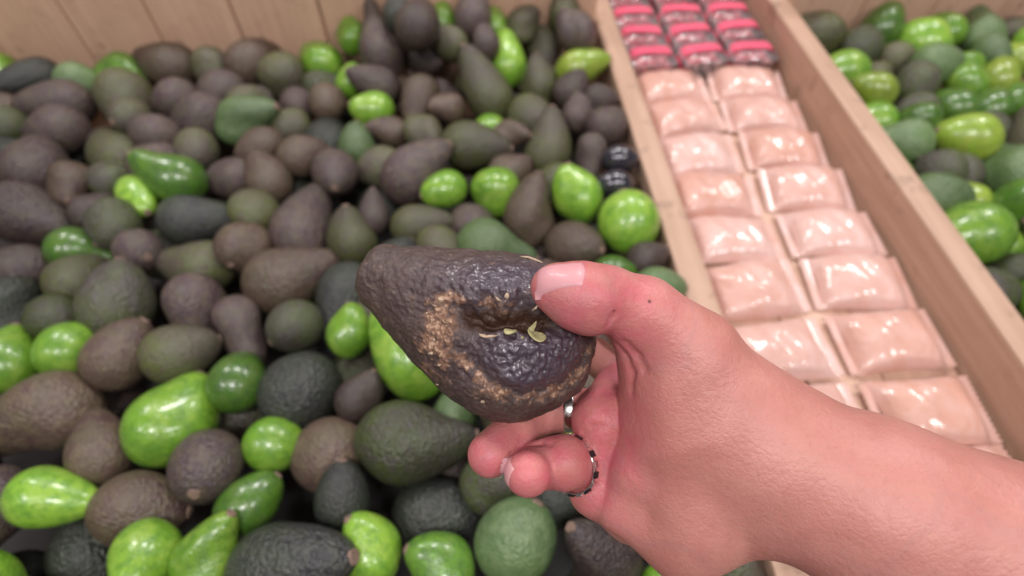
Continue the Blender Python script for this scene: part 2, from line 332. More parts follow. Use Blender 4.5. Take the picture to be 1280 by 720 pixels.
 ('egg', 'charcoal', 'm', (0.0347, 0.1273, -0.0435), (0.94, 0.2, -0.277), 0.0424, 'charcoal avocado in the gap between sage green and dark brown ones at the front'),
 ('egg', 'green', 'm', (0.1136, 0.0625, -0.0366), (1.0, -0.0, -0.0), 0.0389, 'green avocado under the heel of the hand'),
 ('egg', 'brown', 'm', (-0.3091, 0.1225, -0.0439), (0.993, -0.019, -0.118), 0.0603, 'brown egg shaped avocado, neck right, left front pile'),
 ('pear', 'brown', 'm', (-0.3769, 0.7313, -0.0303), (0.347, 0.916, -0.201), 0.0647, 'brown pear shaped avocado, neck up right, centre left back pile'),
 ('long', 'purple', 'm', (-0.2376, 0.4148, -0.0434), (0.04, 0.997, -0.06), 0.0675, 'purple long avocado, neck up, centre left middle pile'),
 ('pear', 'purple', 'm', (-0.5663, 0.4498, -0.0406), (0.938, -0.338, -0.082), 0.0709, 'purple pear shaped avocado, neck right, far left middle pile'),
 ('round', 'mid', 'm', (-0.6119, 0.7026, -0.0385), (-0.906, -0.424, -0.003), 0.051, 'sage green avocado, left of a dark green one, far left back pile'),
 ('egg', 'green', 'm', (-0.7487, 0.6418, -0.0329), (-0.693, 0.715, 0.088), 0.0653, 'bright green egg shaped avocado, neck up left, far left upper pile'),
 ('round', 'olive', 'm', (-0.3234, 0.705, -0.0326), (0.84, -0.443, -0.314), 0.0633, 'olive round avocado, centre left back pile'),
 ('round', 'dkolive', 'm', (-0.2119, 0.2947, -0.0374), (-0.693, -0.721, 0.018), 0.0514, 'dark olive round avocado, centre left lower pile'),
 ('round', 'olive', 'm', (-0.3996, 0.5594, -0.0409), (0.321, -0.947, -0.008), 0.0533, 'olive avocado, right of a purple one, left upper pile'),
 ('egg', 'green', 'm', (-0.5263, 0.2449, -0.0351), (-0.501, -0.817, 0.285), 0.0577, 'bright green egg shaped avocado, neck down left, far left lower pile'),
 ('egg', 'dkgreen', 'm', (-0.2155, 0.1214, -0.0399), (0.668, 0.717, 0.2), 0.0467, 'dark green egg shaped avocado, neck up right, centre left front pile'),
 ('round', 'olive', 'm', (-0.4981, 0.6115, -0.0313), (-0.221, -0.881, 0.417), 0.0516, 'olive avocado, left of a purple one, left upper pile'),
 ('long', 'brown', 'm', (-0.4123, 0.2104, -0.0453), (-0.915, -0.28, -0.291), 0.0704, 'brown long avocado, neck down left, far left lower pile'),
 ('pear', 'brown', 'm', (0.071, 0.2303, -0.0447), (0.445, -0.874, -0.196), 0.0472, 'brown pear shaped avocado, neck down right, near the hand'),
 ('egg', 'olive', 'm', (0.0941, 0.3032, -0.0467), (0.832, 0.488, 0.265), 0.0497, 'olive egg shaped avocado, neck up right, near the hand'),
 ('pear', 'purple', 'm', (-0.6022, 0.65, -0.0386), (-0.922, -0.323, 0.214), 0.0637, 'purple pear shaped avocado, neck left, far left upper pile'),
 ('round', 'lime', 'm', (-0.0751, 0.3281, -0.0479), (-0.851, 0.293, -0.436), 0.0701, 'yellow green round avocado, near the hand'),
 ('egg', 'green', 'm', (-0.4057, 0.0604, -0.0394), (0.628, -0.711, -0.318), 0.0677, 'bright green egg shaped avocado, neck down right, far left front pile'),
 ('egg', 'purple', 'm', (-0.4103, 0.6211, -0.0432), (-0.926, -0.261, -0.273), 0.0691, 'purple egg shaped avocado, neck down left, left upper pile'),
 ('pear', 'charcoal', 'm', (-0.3727, 0.4384, -0.0413), (0.977, 0.161, -0.139), 0.059, 'charcoal pear shaped avocado, neck right, left middle pile'),
 ('round', 'charcoal', 'm', (-0.1923, 0.2268, -0.0404), (-0.488, -0.866, 0.107), 0.0699, 'charcoal round avocado, centre left lower pile'),
 ('pear', 'olive', 'm', (-0.533, 0.6698, -0.0381), (0.202, -0.884, -0.422), 0.0705, 'olive pear shaped avocado, neck down, left upper pile'),
 ('long', 'brown', 'm', (-0.1173, 0.0394, -0.0358), (0.306, -0.708, -0.637), 0.0606, 'brown long avocado, neck down, centre left front pile'),
 ('egg', 'purple', 'm', (-0.2921, 0.6497, -0.0415), (-0.383, 0.924, -0.011), 0.0468, 'purple egg shaped avocado, neck up, centre left upper pile'),
 ('long', 'olive', 'm', (-0.4938, 0.5482, -0.0526), (-0.735, 0.674, -0.071), 0.0686, 'olive long avocado, neck up left, left upper pile'),
 ('egg', 'purple', 'm', (-0.5796, 0.5145, -0.0369), (-0.232, 0.965, 0.124), 0.0706, 'purple egg shaped avocado, neck up, far left upper pile'),
 ('egg', 'purple', 'm', (-0.5246, 0.3661, -0.0435), (-0.974, 0.162, -0.159), 0.0581, 'purple egg shaped avocado, neck left, far left middle pile'),
 ('egg', 'olive', 'm', (-0.3205, 0.2601, -0.0363), (0.867, 0.49, -0.084), 0.0567, 'olive egg shaped avocado, neck right, left lower pile'),
 ('egg', 'purple', 'm', (-0.3226, 0.3243, -0.0403), (0.004, -0.9, -0.436), 0.0584, 'purple egg shaped avocado, neck down, left middle pile'),
 ('round', 'dkolive', 'm', (-0.6491, 0.5927, -0.0304), (-0.94, 0.286, -0.188), 0.0497, 'dark olive avocado, right of a charcoal one, far left upper pile'),
 ('round', 'brown', 'm', (-0.0463, 0.2848, -0.0304), (0.665, -0.745, -0.055), 0.0476, 'brown round avocado, near the hand'),
 ('pear', 'lime', 'm', (0.0592, 0.1621, -0.0325), (0.972, -0.061, 0.225), 0.0485, 'yellow green pear shaped avocado, neck right, near the hand'),
 ('egg', 'olive', 'm', (0.022, 0.6263, -0.042), (0.714, -0.689, 0.124), 0.0594, 'olive egg shaped avocado, neck down right, right half of the pile'),
 ('egg', 'dkolive', 'm', (-0.4, 0.3153, -0.0399), (-0.04, 0.906, 0.422), 0.069, 'dark olive egg shaped avocado, neck up, far left middle pile'),
 ('pear', 'dkgreen', 'm', (-0.4815, 0.3951, -0.0449), (0.918, 0.028, -0.396), 0.0534, 'dark green pear shaped avocado, neck right, far left middle pile'),
 ('egg', 'brown', 'm', (-0.3144, 0.5648, -0.0407), (-0.811, -0.572, -0.123), 0.0519, 'brown egg shaped avocado, neck down left, centre left upper pile'),
 ('egg', 'purple', 'm', (-0.4789, 0.4463, -0.0386), (0.148, 0.945, -0.291), 0.0468, 'purple egg shaped avocado, neck up right, far left middle pile'),
 ('pear', 'brown', 'm', (-0.2878, 0.4928, -0.0361), (-0.534, 0.799, 0.278), 0.0517, 'brown pear shaped avocado, neck up left, centre left upper pile'),
 ('round', 'dkolive', 'm', (-0.4395, 0.4221, -0.0302), (-0.327, -0.941, -0.085), 0.0543, 'dark olive avocado, right of a purple one, far left middle pile'),
 ('egg', 'green', 'm', (-0.3009, 0.1909, -0.0422), (0.201, 0.98, -0.005), 0.0705, 'bright green egg shaped avocado, neck up right, left lower pile'),
 ('pear', 'brown', 'm', (-0.3511, 0.165, -0.0421), (-0.509, 0.858, -0.07), 0.0506, 'brown pear shaped avocado, neck up, far left front pile'),
 ('egg', 'purple', 'm', (-0.4497, 0.576, -0.0315), (-0.946, 0.297, 0.127), 0.052, 'purple avocado, neck left, above a purple one, left upper pile'),
 ('round', 'dkolive', 'm', (-0.4797, 0.4989, -0.0377), (-0.905, -0.351, 0.24), 0.0461, 'dark olive avocado, left of a bright green one, far left upper pile'),
 ('egg', 'brown', 'm', (-0.6274, 0.4738, -0.0349), (-0.503, -0.761, -0.41), 0.0604, 'brown egg shaped avocado, neck down left, far left upper pile'),
 ('pear', 'charcoal', 'm', (-0.1706, 0.3408, -0.0423), (-0.167, -0.947, -0.276), 0.0602, 'charcoal pear shaped avocado, neck down, centre left middle pile'),
 ('long', 'dkolive', 'm', (0.1567, 0.0821, -0.0255), (0.507, -0.803, -0.312), 0.0464, 'dark olive long avocado, neck down right, near the hand'),
 ('round', 'purple', 'm', (0.0114, 0.2678, -0.0315), (0.278, 0.957, 0.085), 0.0631, 'purple round avocado, near the hand'),
 ('egg', 'purple', 'm', (-0.1304, 0.3105, -0.0374), (0.912, -0.337, 0.234), 0.0485, 'purple avocado, neck right, right of a bright green one, near the hand'),
 ('pear', 'olive', 'm', (0.0036, 0.1942, -0.0404), (-0.634, 0.562, 0.532), 0.0532, 'olive pear shaped avocado, neck up left, near the hand'),
 ('pear', 'brown', 'm', (-0.246, 0.351, -0.0433), (0.906, 0.416, 0.077), 0.0701, 'brown pear shaped avocado, neck right, centre left middle pile'),
 ('egg', 'green', 'm', (-0.4751, 0.2517, -0.0411), (-0.121, 0.96, 0.253), 0.0534, 'bright green egg shaped avocado, neck up, far left lower pile'),
 ('egg', 'brown', 'm', (0.0479, 0.3226, -0.0399), (-0.3, 0.824, 0.48), 0.0588, 'brown egg shaped avocado, neck up, near the hand'),
 ('round', 'brown', 'm', (-0.2871, 0.3899, -0.0302), (-0.148, -0.969, 0.199), 0.0544, 'brown round avocado, centre left middle pile'),
 ('round', 'brown', 'm', (-0.5828, 0.3547, -0.0358), (0.15, -0.986, -0.07), 0.0485, 'brown round avocado, far left middle pile'),
 ('egg', 'lime', 'm', (-0.2898, 0.0336, -0.039), (-0.649, -0.735, -0.195), 0.0646, 'yellow green egg shaped avocado, neck down left, far left front pile'),
 ('pear', 'charcoal', 'm', (-0.1782, 0.0765, -0.033), (0.909, 0.057, 0.413), 0.0704, 'charcoal pear shaped avocado, neck right, centre left front pile'),
 ('pear', 'dkgreen', 'm', (-0.392, 0.4889, -0.0303), (-0.845, 0.289, 0.451), 0.0588, 'dark green pear shaped avocado, neck up left, left upper pile'),
 ('egg', 'brown', 'm', (-0.2618, 0.5328, -0.0311), (0.863, 0.5, -0.064), 0.0514, 'brown egg shaped avocado, neck right, centre left upper pile'),
 ('pear', 'mid', 'm', (-0.3535, 0.6002, -0.0313), (0.92, 0.032, 0.392), 0.0594, 'sage green pear shaped avocado, neck up right, left upper pile'),
 ('pear', 'olive', 'm', (-0.055, 0.7193, -0.0486), (0.394, 0.905, -0.162), 0.0514, 'olive pear shaped avocado, neck up right, right half of the pile'),
 ('round', 'brown', 'm', (-0.1544, 0.7029, -0.0632), (-0.838, -0.39, 0.382), 0.0527, 'brown round avocado, right half of the pile'),
 ('pear', 'charcoal', 'm', (-0.2424, 0.5848, -0.0578), (-0.132, 0.976, -0.173), 0.0652, 'charcoal pear shaped avocado, neck up, centre left upper pile'),
 ('round', 'mid', 'm', (-0.7761, 0.7007, -0.0383), (-0.811, 0.576, 0.101), 0.0471, 'sage green avocado, left of a bright green one, far left back pile'),
 ('pear', 'purple', 'm', (0.1432, 0.2181, -0.0252), (0.654, 0.702, -0.282), 0.0467, 'purple avocado, neck up right, below a purple one, near the hand'),
 ('egg', 'charcoal', 'm', (-0.683, 0.5645, -0.0445), (0.673, -0.648, -0.356), 0.0498, 'charcoal egg shaped avocado, neck down right, far left upper pile'),
 ('pear', 'brown', 'm', (-0.4881, 0.7319, -0.0351), (-0.933, 0.36, 0.005), 0.0672, 'brown pear shaped avocado, neck left, left back pile'),
 ('egg', 'brown', 'm', (-0.0068, 0.5193, -0.0454), (0.839, 0.486, 0.244), 0.0468, 'brown egg shaped avocado, neck up right, right half of the pile'),
 ('pear', 'purple', 'm', (-0.459, 0.662, -0.0402), (-0.83, 0.059, -0.555), 0.0596, 'purple pear shaped avocado, neck down left, left upper pile'),
 ('egg', 'charcoal', 'm', (-0.5038, 0.3152, -0.0352), (-0.097, -0.993, 0.064), 0.0611, 'charcoal egg shaped avocado, neck down left, far left middle pile'),
 ('egg', 'green', 'm', (-0.4659, 0.1552, -0.0303), (-0.946, -0.321, 0.032), 0.0467, 'bright green egg shaped avocado, neck left, far left front pile'),
 ('egg', 'olive', 'm', (-0.2932, 0.4411, -0.0364), (-0.572, 0.723, -0.388), 0.057, 'olive egg shaped avocado, neck up left, centre left middle pile'),
 ('pear', 'green', 'm', (-0.3802, 0.1294, -0.0337), (0.994, -0.098, -0.05), 0.0491, 'bright green pear shaped avocado, neck right, far left front pile'),
 ('round', 'olive', 'm', (-0.6136, 0.4169, -0.0365), (-0.497, 0.846, -0.192), 0.053, 'olive round avocado, far left middle pile'),
 ('egg', 'charcoal', 'm', (-0.0136, 0.3182, -0.0406), (-0.176, 0.95, -0.258), 0.0548, 'charcoal egg shaped avocado, neck up, near the hand'),
 ('round', 'olive', 'm', (-0.0307, 0.0358, -0.0388), (0.009, -0.998, -0.059), 0.0499, 'olive round avocado, near the hand'),
 ('egg', 'brown', 'm', (-0.6796, 0.6314, -0.0386), (-0.935, -0.104, 0.338), 0.0527, 'brown egg shaped avocado, neck left, far left upper pile'),
 ('egg', 'dkgreen', 'm', (-0.2498, 0.2275, -0.0336), (-0.124, 0.939, -0.321), 0.0539, 'dark green egg shaped avocado, neck up, left lower pile'),
 ('pear', 'dkolive', 'm', (-0.6642, 0.5179, -0.0388), (-0.918, 0.313, -0.245), 0.0465, 'dark olive pear shaped avocado, neck left, far left upper pile'),
 ('round', 'dkolive', 'm', (0.137, 0.1249, -0.0257), (0.965, 0.183, -0.188), 0.048, 'dark olive round avocado, near the hand'),
 ('egg', 'green', 'm', (-0.2759, 0.7492, -0.0408), (-0.793, 0.603, 0.085), 0.0598, 'bright green egg shaped avocado, neck up left, centre left back pile'),
 ('pear', 'green', 'm', (-0.2326, 0.0766, -0.0338), (0.462, 0.71, 0.532), 0.0463, 'bright green pear shaped avocado, neck up right, left front pile'),
 ('egg', 'purple', 'm', (0.0627, 0.2727, -0.0352), (0.78, -0.54, 0.317), 0.0478, 'purple avocado, neck right, above a brown one, near the hand'),
 ('pear', 'charcoal', 'm', (-0.6633, 0.7055, -0.0374), (-0.616, -0.724, 0.312), 0.0596, 'charcoal pear shaped avocado, neck left, far left back pile'),
 ('egg', 'dkolive', 'm', (0.0386, 0.0433, -0.036), (-0.96, 0.196, -0.201), 0.051, 'dark olive egg shaped avocado, neck left, near the hand'),
 ('round', 'olive', 'm', (-0.4319, 0.7287, -0.0339), (0.817, -0.539, -0.203), 0.0535, 'olive round avocado, left back pile'),
 ('pear', 'olive', 'm', (-0.5541, 0.2913, -0.038), (-0.836, -0.304, -0.457), 0.0583, 'olive pear shaped avocado, neck down left, far left lower pile'),
 ('pear', 'purple', 'm', (0.1217, 0.2592, -0.0259), (0.785, 0.095, 0.612), 0.053, 'purple avocado, neck up right, right of an olive one, near the hand'),
 ('pear', 'green', 'm', (-0.0292, 0.604, -0.0492), (-0.411, -0.878, -0.246), 0.0474, 'bright green pear shaped avocado, neck down left, right half of the pile'),
 ('egg', 'charcoal', 'm', (-0.127, 0.3658, -0.0345), (0.543, 0.798, 0.263), 0.049, 'charcoal egg shaped avocado, neck up right, near the hand'),
 ('round', 'purple', 'm', (0.1199, 0.5851, -0.0251), (0.367, 0.93, -0.031), 0.0509, 'purple avocado, right of a purple one, right half of the pile'),
 ('long', 'purple', 'm', (-0.2774, 0.307, -0.0446), (0.47, -0.842, -0.265), 0.046, 'purple long avocado, neck down, left middle pile'),
 ('egg', 'brown', 'm', (-0.3739, 0.2558, -0.0366), (0.487, 0.827, 0.281), 0.0581, 'brown egg shaped avocado, neck up right, far left lower pile'),
 ('round', 'purple', 'm', (-0.4052, 0.3896, -0.0371), (0.769, -0.574, 0.28), 0.0481, 'purple round avocado, left middle pile'),
 ('egg', 'purple', 'm', (-0.5835, 0.5934, -0.0364), (-0.96, -0.192, -0.202), 0.0639, 'purple egg shaped avocado, neck left, far left upper pile'),
 ('egg', 'green', 'm', (-0.3449, 0.0386, -0.0356), (-0.143, -0.975, 0.167), 0.0542, 'bright green egg shaped avocado, neck down left, far left front pile'),
 ('round', 'purple', 'm', (-0.4062, 0.6818, -0.043), (0.777, 0.605, -0.175), 0.0613, 'purple avocado, below an olive one, left upper pile'),
 ('pear', 'green', 'm', (-0.4416, 0.4773, -0.04), (0.633, -0.748, 0.198), 0.048, 'bright green pear shaped avocado, neck down right, left upper pile'),
 ('round', 'purple', 'm', (-0.2525, 0.1547, -0.0334), (0.187, -0.826, 0.531), 0.0603, 'purple round avocado, left front pile'),
 ('egg', 'purple', 'm', (-0.4297, 0.1162, -0.0439), (-0.335, 0.859, -0.388), 0.0628, 'purple egg shaped avocado, neck up right, far left front pile'),
 ('round', 'charcoal', 'm', (-0.2296, 0.7265, -0.0605), (0.461, -0.883, -0.087), 0.0489, 'charcoal round avocado, right half of the pile'),
 ('egg', 'dkgreen', 'm', (-0.4995, 0.1867, -0.0322), (-0.874, -0.487, -0.003), 0.0525, 'dark green egg shaped avocado, neck left, far left lower pile'),
 ('round', 'lime', 'm', (-0.2361, 0.0314, -0.0343), (-0.086, 0.865, -0.494), 0.0512, 'yellow green round avocado, left front pile'),
 ('egg', 'purple', 'm', (-0.2148, 0.5142, -0.0356), (0.239, -0.948, 0.213), 0.0546, 'purple egg shaped avocado, neck down, centre left upper pile'),
 ('egg', 'brown', 'm', (-0.5241, 0.494, -0.0355), (0.358, -0.929, 0.093), 0.0502, 'brown egg shaped avocado, neck down, far left upper pile'),
 ('egg', 'olive', 'm', (0.0527, 0.5051, -0.0469), (-0.105, -0.994, 0.011), 0.0472, 'olive egg shaped avocado, neck down, right half of the pile'),
 ('round', 'brown', 'm', (-0.1562, 0.1698, -0.0493), (-0.948, 0.002, -0.317), 0.0641, 'brown round avocado, centre left front pile'),
 ('pear', 'brown', 'm', (-0.2488, 0.6448, -0.0316), (0.032, 0.876, -0.482), 0.0493, 'brown pear shaped avocado, neck right, centre left upper pile'),
 ('egg', 'green', 'm', (0.0857, 0.0292, -0.0397), (0.263, -0.963, -0.06), 0.055, 'bright green egg shaped avocado, neck down, near the hand'),
 ('pear', 'olive', 'm', (-0.3337, 0.3768, -0.0516), (-0.987, 0.163, 0.004), 0.059, 'olive pear shaped avocado, neck left, left middle pile'),
 ('egg', 'dkgreen', 'm', (-0.5682, 0.7292, -0.0443), (0.884, -0.458, -0.09), 0.0596, 'dark green egg shaped avocado, neck down right, left back pile'),
 ('round', 'olive', 'm', (-0.2898, 0.605, -0.0412), (-0.025, -0.997, -0.071), 0.0494, 'olive round avocado, centre left upper pile'),
 ('egg', 'dkolive', 'm', (-0.2743, 0.6997, -0.0471), (0.975, 0.22, 0.008), 0.0473, 'dark olive egg shaped avocado, neck right, centre left back pile'),
 ('egg', 'dkolive', 'm', (-0.7214, 0.5939, -0.0418), (-0.748, -0.617, 0.243), 0.0543, 'dark olive egg shaped avocado, neck left, far left upper pile'),
 ('round', 'olive', 'm', (0.0459, 0.7213, -0.0594), (-0.973, -0.212, 0.092), 0.0629, 'olive round avocado, right half of the pile'),
 ('round', 'green', 'm', (-0.2068, 0.1743, -0.039), (0.966, 0.247, -0.078), 0.0471, 'bright green round avocado, centre left lower pile'),
 ('round', 'green', 'm', (-0.4245, 0.2646, -0.0348), (0.664, 0.745, 0.063), 0.0508, 'bright green round avocado, far left lower pile'),
 ('round', 'green', 'm', (-0.7263, 0.7085, -0.0358), (-0.252, 0.868, -0.428), 0.0611, 'bright green round avocado, far left back pile'),
 ('egg', 'purple', 'm', (0.1258, 0.1728, -0.0401), (-0.846, 0.518, 0.126), 0.0615, 'purple egg shaped avocado, neck up left, near the hand'),
 ('round', 'charcoal', 'm', (-0.033, 0.2489, -0.0621), (0.837, -0.508, -0.204), 0.0592, 'charcoal round avocado, near the hand'),
 ('egg', 'purple', 'm', (-0.3364, 0.513, -0.0459), (-0.972, -0.215, -0.091), 0.0531, 'purple avocado, neck left, left of a brown one, left upper pile'),
 ('egg', 'purple', 'm', (-0.1034, 0.695, -0.0609), (0.774, 0.57, -0.274), 0.051, 'purple egg shaped avocado, neck right, right half of the pile'),
 ('round', 'dkolive', 'm', (-0.4524, 0.3011, -0.0343), (0.801, -0.319, -0.507), 0.0479, 'dark olive avocado, above a bright green one, far left middle pile'),
 ('egg', 'green', 'm', (-0.2751, 0.087, -0.0303), (0.027, -0.844, 0.535), 0.0482, 'bright green egg shaped avocado, neck down left, left front pile'),
 ('egg', 'olive', 'm', (-0.3615, 0.6509, -0.0425), (0.678, 0.734, 0.023), 0.0534, 'olive egg shaped avocado, neck up right, centre left upper pile'),
 ('egg', 'olive', 'm', (-0.0799, 0.3913, -0.0344), (0.534, -0.836, -0.127), 0.0503, 'olive egg shaped avocado, neck down right, near the hand'),
 ('egg', 'olive', 'm', (-0.4589, 0.3476, -0.0386), (0.4, 0.883, -0.245), 0.0535, 'olive egg shaped avocado, neck up right, far left middle pile'),
 ('round', 'charcoal', 'm', (-0.6281, 0.5457, -0.04), (-0.287, 0.952, -0.105), 0.0471, 'charcoal round avocado, far left upper pile'),
 ('round', 'purple', 'm', (-0.0471, 0.435, -0.0475), (0.439, -0.891, 0.116), 0.0533, 'purple avocado, below a bright green one, right half of the pile'),
 ('round', 'purple', 'm', (-0.44, 0.5265, -0.0396), (0.553, 0.833, 0.005), 0.0577, 'purple avocado, right of a dark olive one, left upper pile'),
 ('pear', 'mid', 'f', (0.6052, 0.5076, -0.038), (0.314, 0.934, -0.172), 0.0666, 'sage green pear shaped avocado, neck up left, middle of far right bin'),
 ('egg', 'dkolive', 'f', (0.7187, 0.5854, -0.0399), (0.765, 0.578, -0.283), 0.0716, 'dark olive egg shaped avocado, neck up right, middle of far right bin'),
 ('egg', 'dkgreen', 'f', (0.5991, 0.6414, -0.0403), (-0.389, 0.914, -0.116), 0.0505, 'dark green egg shaped avocado, neck up left, middle of far right bin'),
 ('egg', 'green', 'f', (0.4751, 0.7157, -0.0339), (-0.972, -0.233, -0.032), 0.0624, 'bright green egg shaped avocado, neck left, middle of far right bin'),
 ('egg', 'lime', 'f', (0.5799, 0.5659, -0.0303), (-0.973, 0.197, 0.117), 0.063, 'yellow green avocado, neck left, above a dark olive one, middle of far right bin'),
 ('egg', 'lime', 'f', (0.6874, 0.7018, -0.0373), (0.348, 0.848, 0.4), 0.0491, 'yellow green egg shaped avocado, neck up, middle of far right bin'),
 ('egg', 'olive', 'f', (0.5674, 0.7652, -0.0441), (0.962, 0.037, -0.272), 0.0515, 'olive egg shaped avocado, neck right, back of far right bin'),
 ('round', 'lime', 'f', (0.7465, 0.755, -0.039), (-0.906, 0.41, 0.099), 0.0523, 'yellow green round avocado, back of far right bin'),
 ('round', 'dkgreen', 'f', (0.6997, 0.6571, -0.0352), (0.406, -0.913, 0.019), 0.0492, 'dark green avocado, right of a yellow green one, middle of far right bin'),
 ('pear', 'mid', 'f', (0.4982, 0.5641, -0.0331), (-0.974, 0.16, -0.161), 0.0569, 'sage green pear shaped avocado, neck left, middle of far right bin'),
 ('pear', 'olive', 'f', (0.5283, 0.7248, -0.0651), (-0.236, -0.965, -0.112), 0.0706, 'olive avocado, neck down, left of a dark olive one, middle of far right bin'),
 ('egg', 'green', 'f', (0.5075, 0.4091, -0.0303), (-0.97, -0.243, 0.013), 0.0722, 'bright green egg shaped avocado, neck left, front of far right bin'),
 ('egg', 'dkolive', 'f', (0.5512, 0.6414, -0.0405), (-0.933, -0.044, -0.358), 0.0462, 'dark olive egg shaped avocado, neck left, middle of far right bin'),
 ('round', 'olive', 'f', (0.803, 0.7528, -0.0408), (-0.952, 0.294, 0.085), 0.0525, 'olive round avocado, back of far right bin'),
 ('egg', 'green', 'f', (0.5375, 0.3175, -0.03), (0.369, -0.87, 0.327), 0.0564, 'bright green egg shaped avocado, neck down right, front of far right bin'),
 ('pear', 'green', 'f', (0.6342, 0.4543, -0.0459), (0.575, -0.786, -0.228), 0.0479, 'bright green pear shaped avocado, neck down right, front of far right bin'),
 ('egg', 'dkolive', 'f', (0.5177, 0.7764, -0.0346), (0.326, 0.943, 0.062), 0.0598, 'dark olive egg shaped avocado, neck up, back of far right bin'),
 ('pear', 'olive', 'f', (0.7727, 0.7116, -0.0392), (-0.504, -0.86, -0.078), 0.0564, 'olive avocado, neck down, right of a yellow green one, middle of far right bin'),
 ('egg', 'dkolive', 'f', (0.6559, 0.4924, -0.0407), (0.475, -0.877, -0.071), 0.0471, 'dark olive egg shaped avocado, neck down right, front of far right bin'),
 ('round', 'green', 'f', (0.6199, 0.7988, -0.0357), (0.23, -0.971, -0.067), 0.0704, 'bright green round avocado, back of far right bin'),
 ('pear', 'olive', 'f', (0.4697, 0.8108, -0.0314), (-0.747, 0.573, -0.338), 0.0666, 'olive pear shaped avocado, neck left, back of far right bin'),
 ('long', 'dkolive', 'f', (0.5293, 0.2708, -0.0482), (-0.508, -0.861, -0.015), 0.052, 'dark olive long avocado, neck down, front of far right bin'),
 ('round', 'green', 'f', (0.6405, 0.6966, -0.0391), (-0.874, 0.466, -0.136), 0.0512, 'bright green round avocado, middle of far right bin'),
 ('pear', 'dkolive', 'f', (0.6142, 0.3942, -0.0302), (-0.904, 0.397, 0.159), 0.0586, 'dark olive pear shaped avocado, neck left, front of far right bin'),
 ('pear', 'mid', 'f', (0.7209, 0.8161, -0.0424), (0.204, 0.924, 0.323), 0.0606, 'sage green pear shaped avocado, neck up, back of far right bin'),
 ('long', 'olive', 'f', (0.8606, 0.83, -0.0459), (-0.894, -0.365, -0.26), 0.0729, 'olive long avocado, neck down left, back of far right bin'),
 ('egg', 'olive', 'f', (0.6602, 0.5621, -0.0309), (-0.114, 0.852, 0.51), 0.0643, 'olive egg shaped avocado, neck up, middle of far right bin'),
 ('egg', 'green', 'f', (0.6583, 0.7394, -0.045), (0.77, 0.591, 0.24), 0.0491, 'bright green avocado, neck up right, above a bright green one, back of far right bin'),
 ('egg', 'mid', 'f', (0.4806, 0.4651, -0.0349), (0.96, -0.141, 0.24), 0.0608, 'sage green egg shaped avocado, neck right, front of far right bin'),
 ('egg', 'dkgreen', 'f', (0.6475, 0.64, -0.0417), (0.633, 0.773, 0.046), 0.0536, 'dark green egg shaped avocado, neck up right, middle of far right bin'),
 ('egg', 'dkolive', 'f', (0.5104, 0.1913, -0.0309), (-0.651, -0.683, -0.333), 0.0618, 'dark olive egg shaped avocado, neck down left, front of far right bin'),
 ('egg', 'mid', 'f', (0.5994, 0.7278, -0.0301), (0.969, 0.219, 0.111), 0.0583, 'sage green egg shaped avocado, neck right, back of far right bin'),
 ('pear', 'green', 'f', (0.4888, 0.6218, -0.0476), (-0.985, -0.037, -0.166), 0.0562, 'bright green pear shaped avocado, neck left, middle of far right bin'),
 ('egg', 'dkgreen', 'f', (0.5834, 0.4518, -0.0303), (0.859, -0.26, 0.441), 0.0626, 'dark green egg shaped avocado, neck right, front of far right bin'),
 ('egg', 'green', 'f', (0.6703, 0.8244, -0.0348), (-0.475, 0.88, 0.025), 0.0506, 'bright green egg shaped avocado, neck up left, back of far right bin'),
 ('round', 'dkolive', 'f', (0.5134, 0.5072, -0.0303), (-0.436, 0.898, -0.066), 0.05, 'dark olive avocado, left of a dark olive one, middle of far right bin'),
 ('egg', 'olive', 'f', (0.694, 0.5199, -0.0422), (0.91, -0.347, -0.226), 0.0541, 'olive egg shaped avocado, neck down right, middle of far right bin'),
 ('egg', 'green', 'f', (0.5893, 0.3416, -0.0395), (0.452, -0.871, -0.192), 0.0676, 'bright green avocado, neck down right, below a dark olive one, front of far right bin'),
 ('round', 'green', 'f', (0.5578, 0.4146, -0.0615), (-0.983, 0.13, 0.132), 0.055, 'bright green round avocado, front of far right bin'),
 ('pear', 'dkolive', 'f', (0.4946, 0.3398, -0.0409), (-0.579, -0.745, 0.331), 0.0501, 'dark olive pear shaped avocado, neck down, front of far right bin'),
 ('round', 'lime', 'f', (0.5395, 0.4736, -0.049), (-0.967, -0.2, -0.158), 0.05, 'yellow green round avocado, front of far right bin'),
 ('egg', 'mid', 'f', (0.7441, 0.6424, -0.0341), (0.789, -0.615, 0.009), 0.0461, 'sage green egg shaped avocado, neck right, middle of far right bin'),
 ('egg', 'mid', 'f', (0.7037, 0.7703, -0.0327), (0.194, -0.974, 0.121), 0.0465, 'sage green egg shaped avocado, neck down right, back of far right bin'),
 ('egg', 'dkgreen', 'f', (0.5644, 0.8256, -0.0341), (0.467, 0.612, 0.639), 0.0615, 'dark green egg shaped avocado, neck up right, back of far right bin'),
 ('round', 'dkolive', 'f', (0.6211, 0.5983, -0.0429), (0.226, -0.971, -0.073), 0.0525, 'dark olive avocado, below a dark green one, middle of far right bin'),
 ('egg', 'olive', 'f', (0.7788, 0.8338, -0.0412), (-0.993, 0.089, 0.08), 0.0473, 'olive egg shaped avocado, neck left, back of far right bin'),
 ('round', 'dkolive', 'f', (0.5625, 0.6887, -0.0322), (0.777, 0.628, -0.043), 0.0571, 'dark olive avocado, above a dark olive one, middle of far right bin'),
 ('round', 'dkgreen', 'f', (0.5307, 0.6039, -0.0313), (0.978, -0.114, -0.175), 0.0478, 'dark green avocado, below a dark olive one, middle of far right bin'),
 ('egg', 'lime', 'f', (0.4996, 0.6667, -0.0309), (-0.934, 0.314, 0.172), 0.0493, 'yellow green avocado, neck left, above a bright green one, middle of far right bin'),
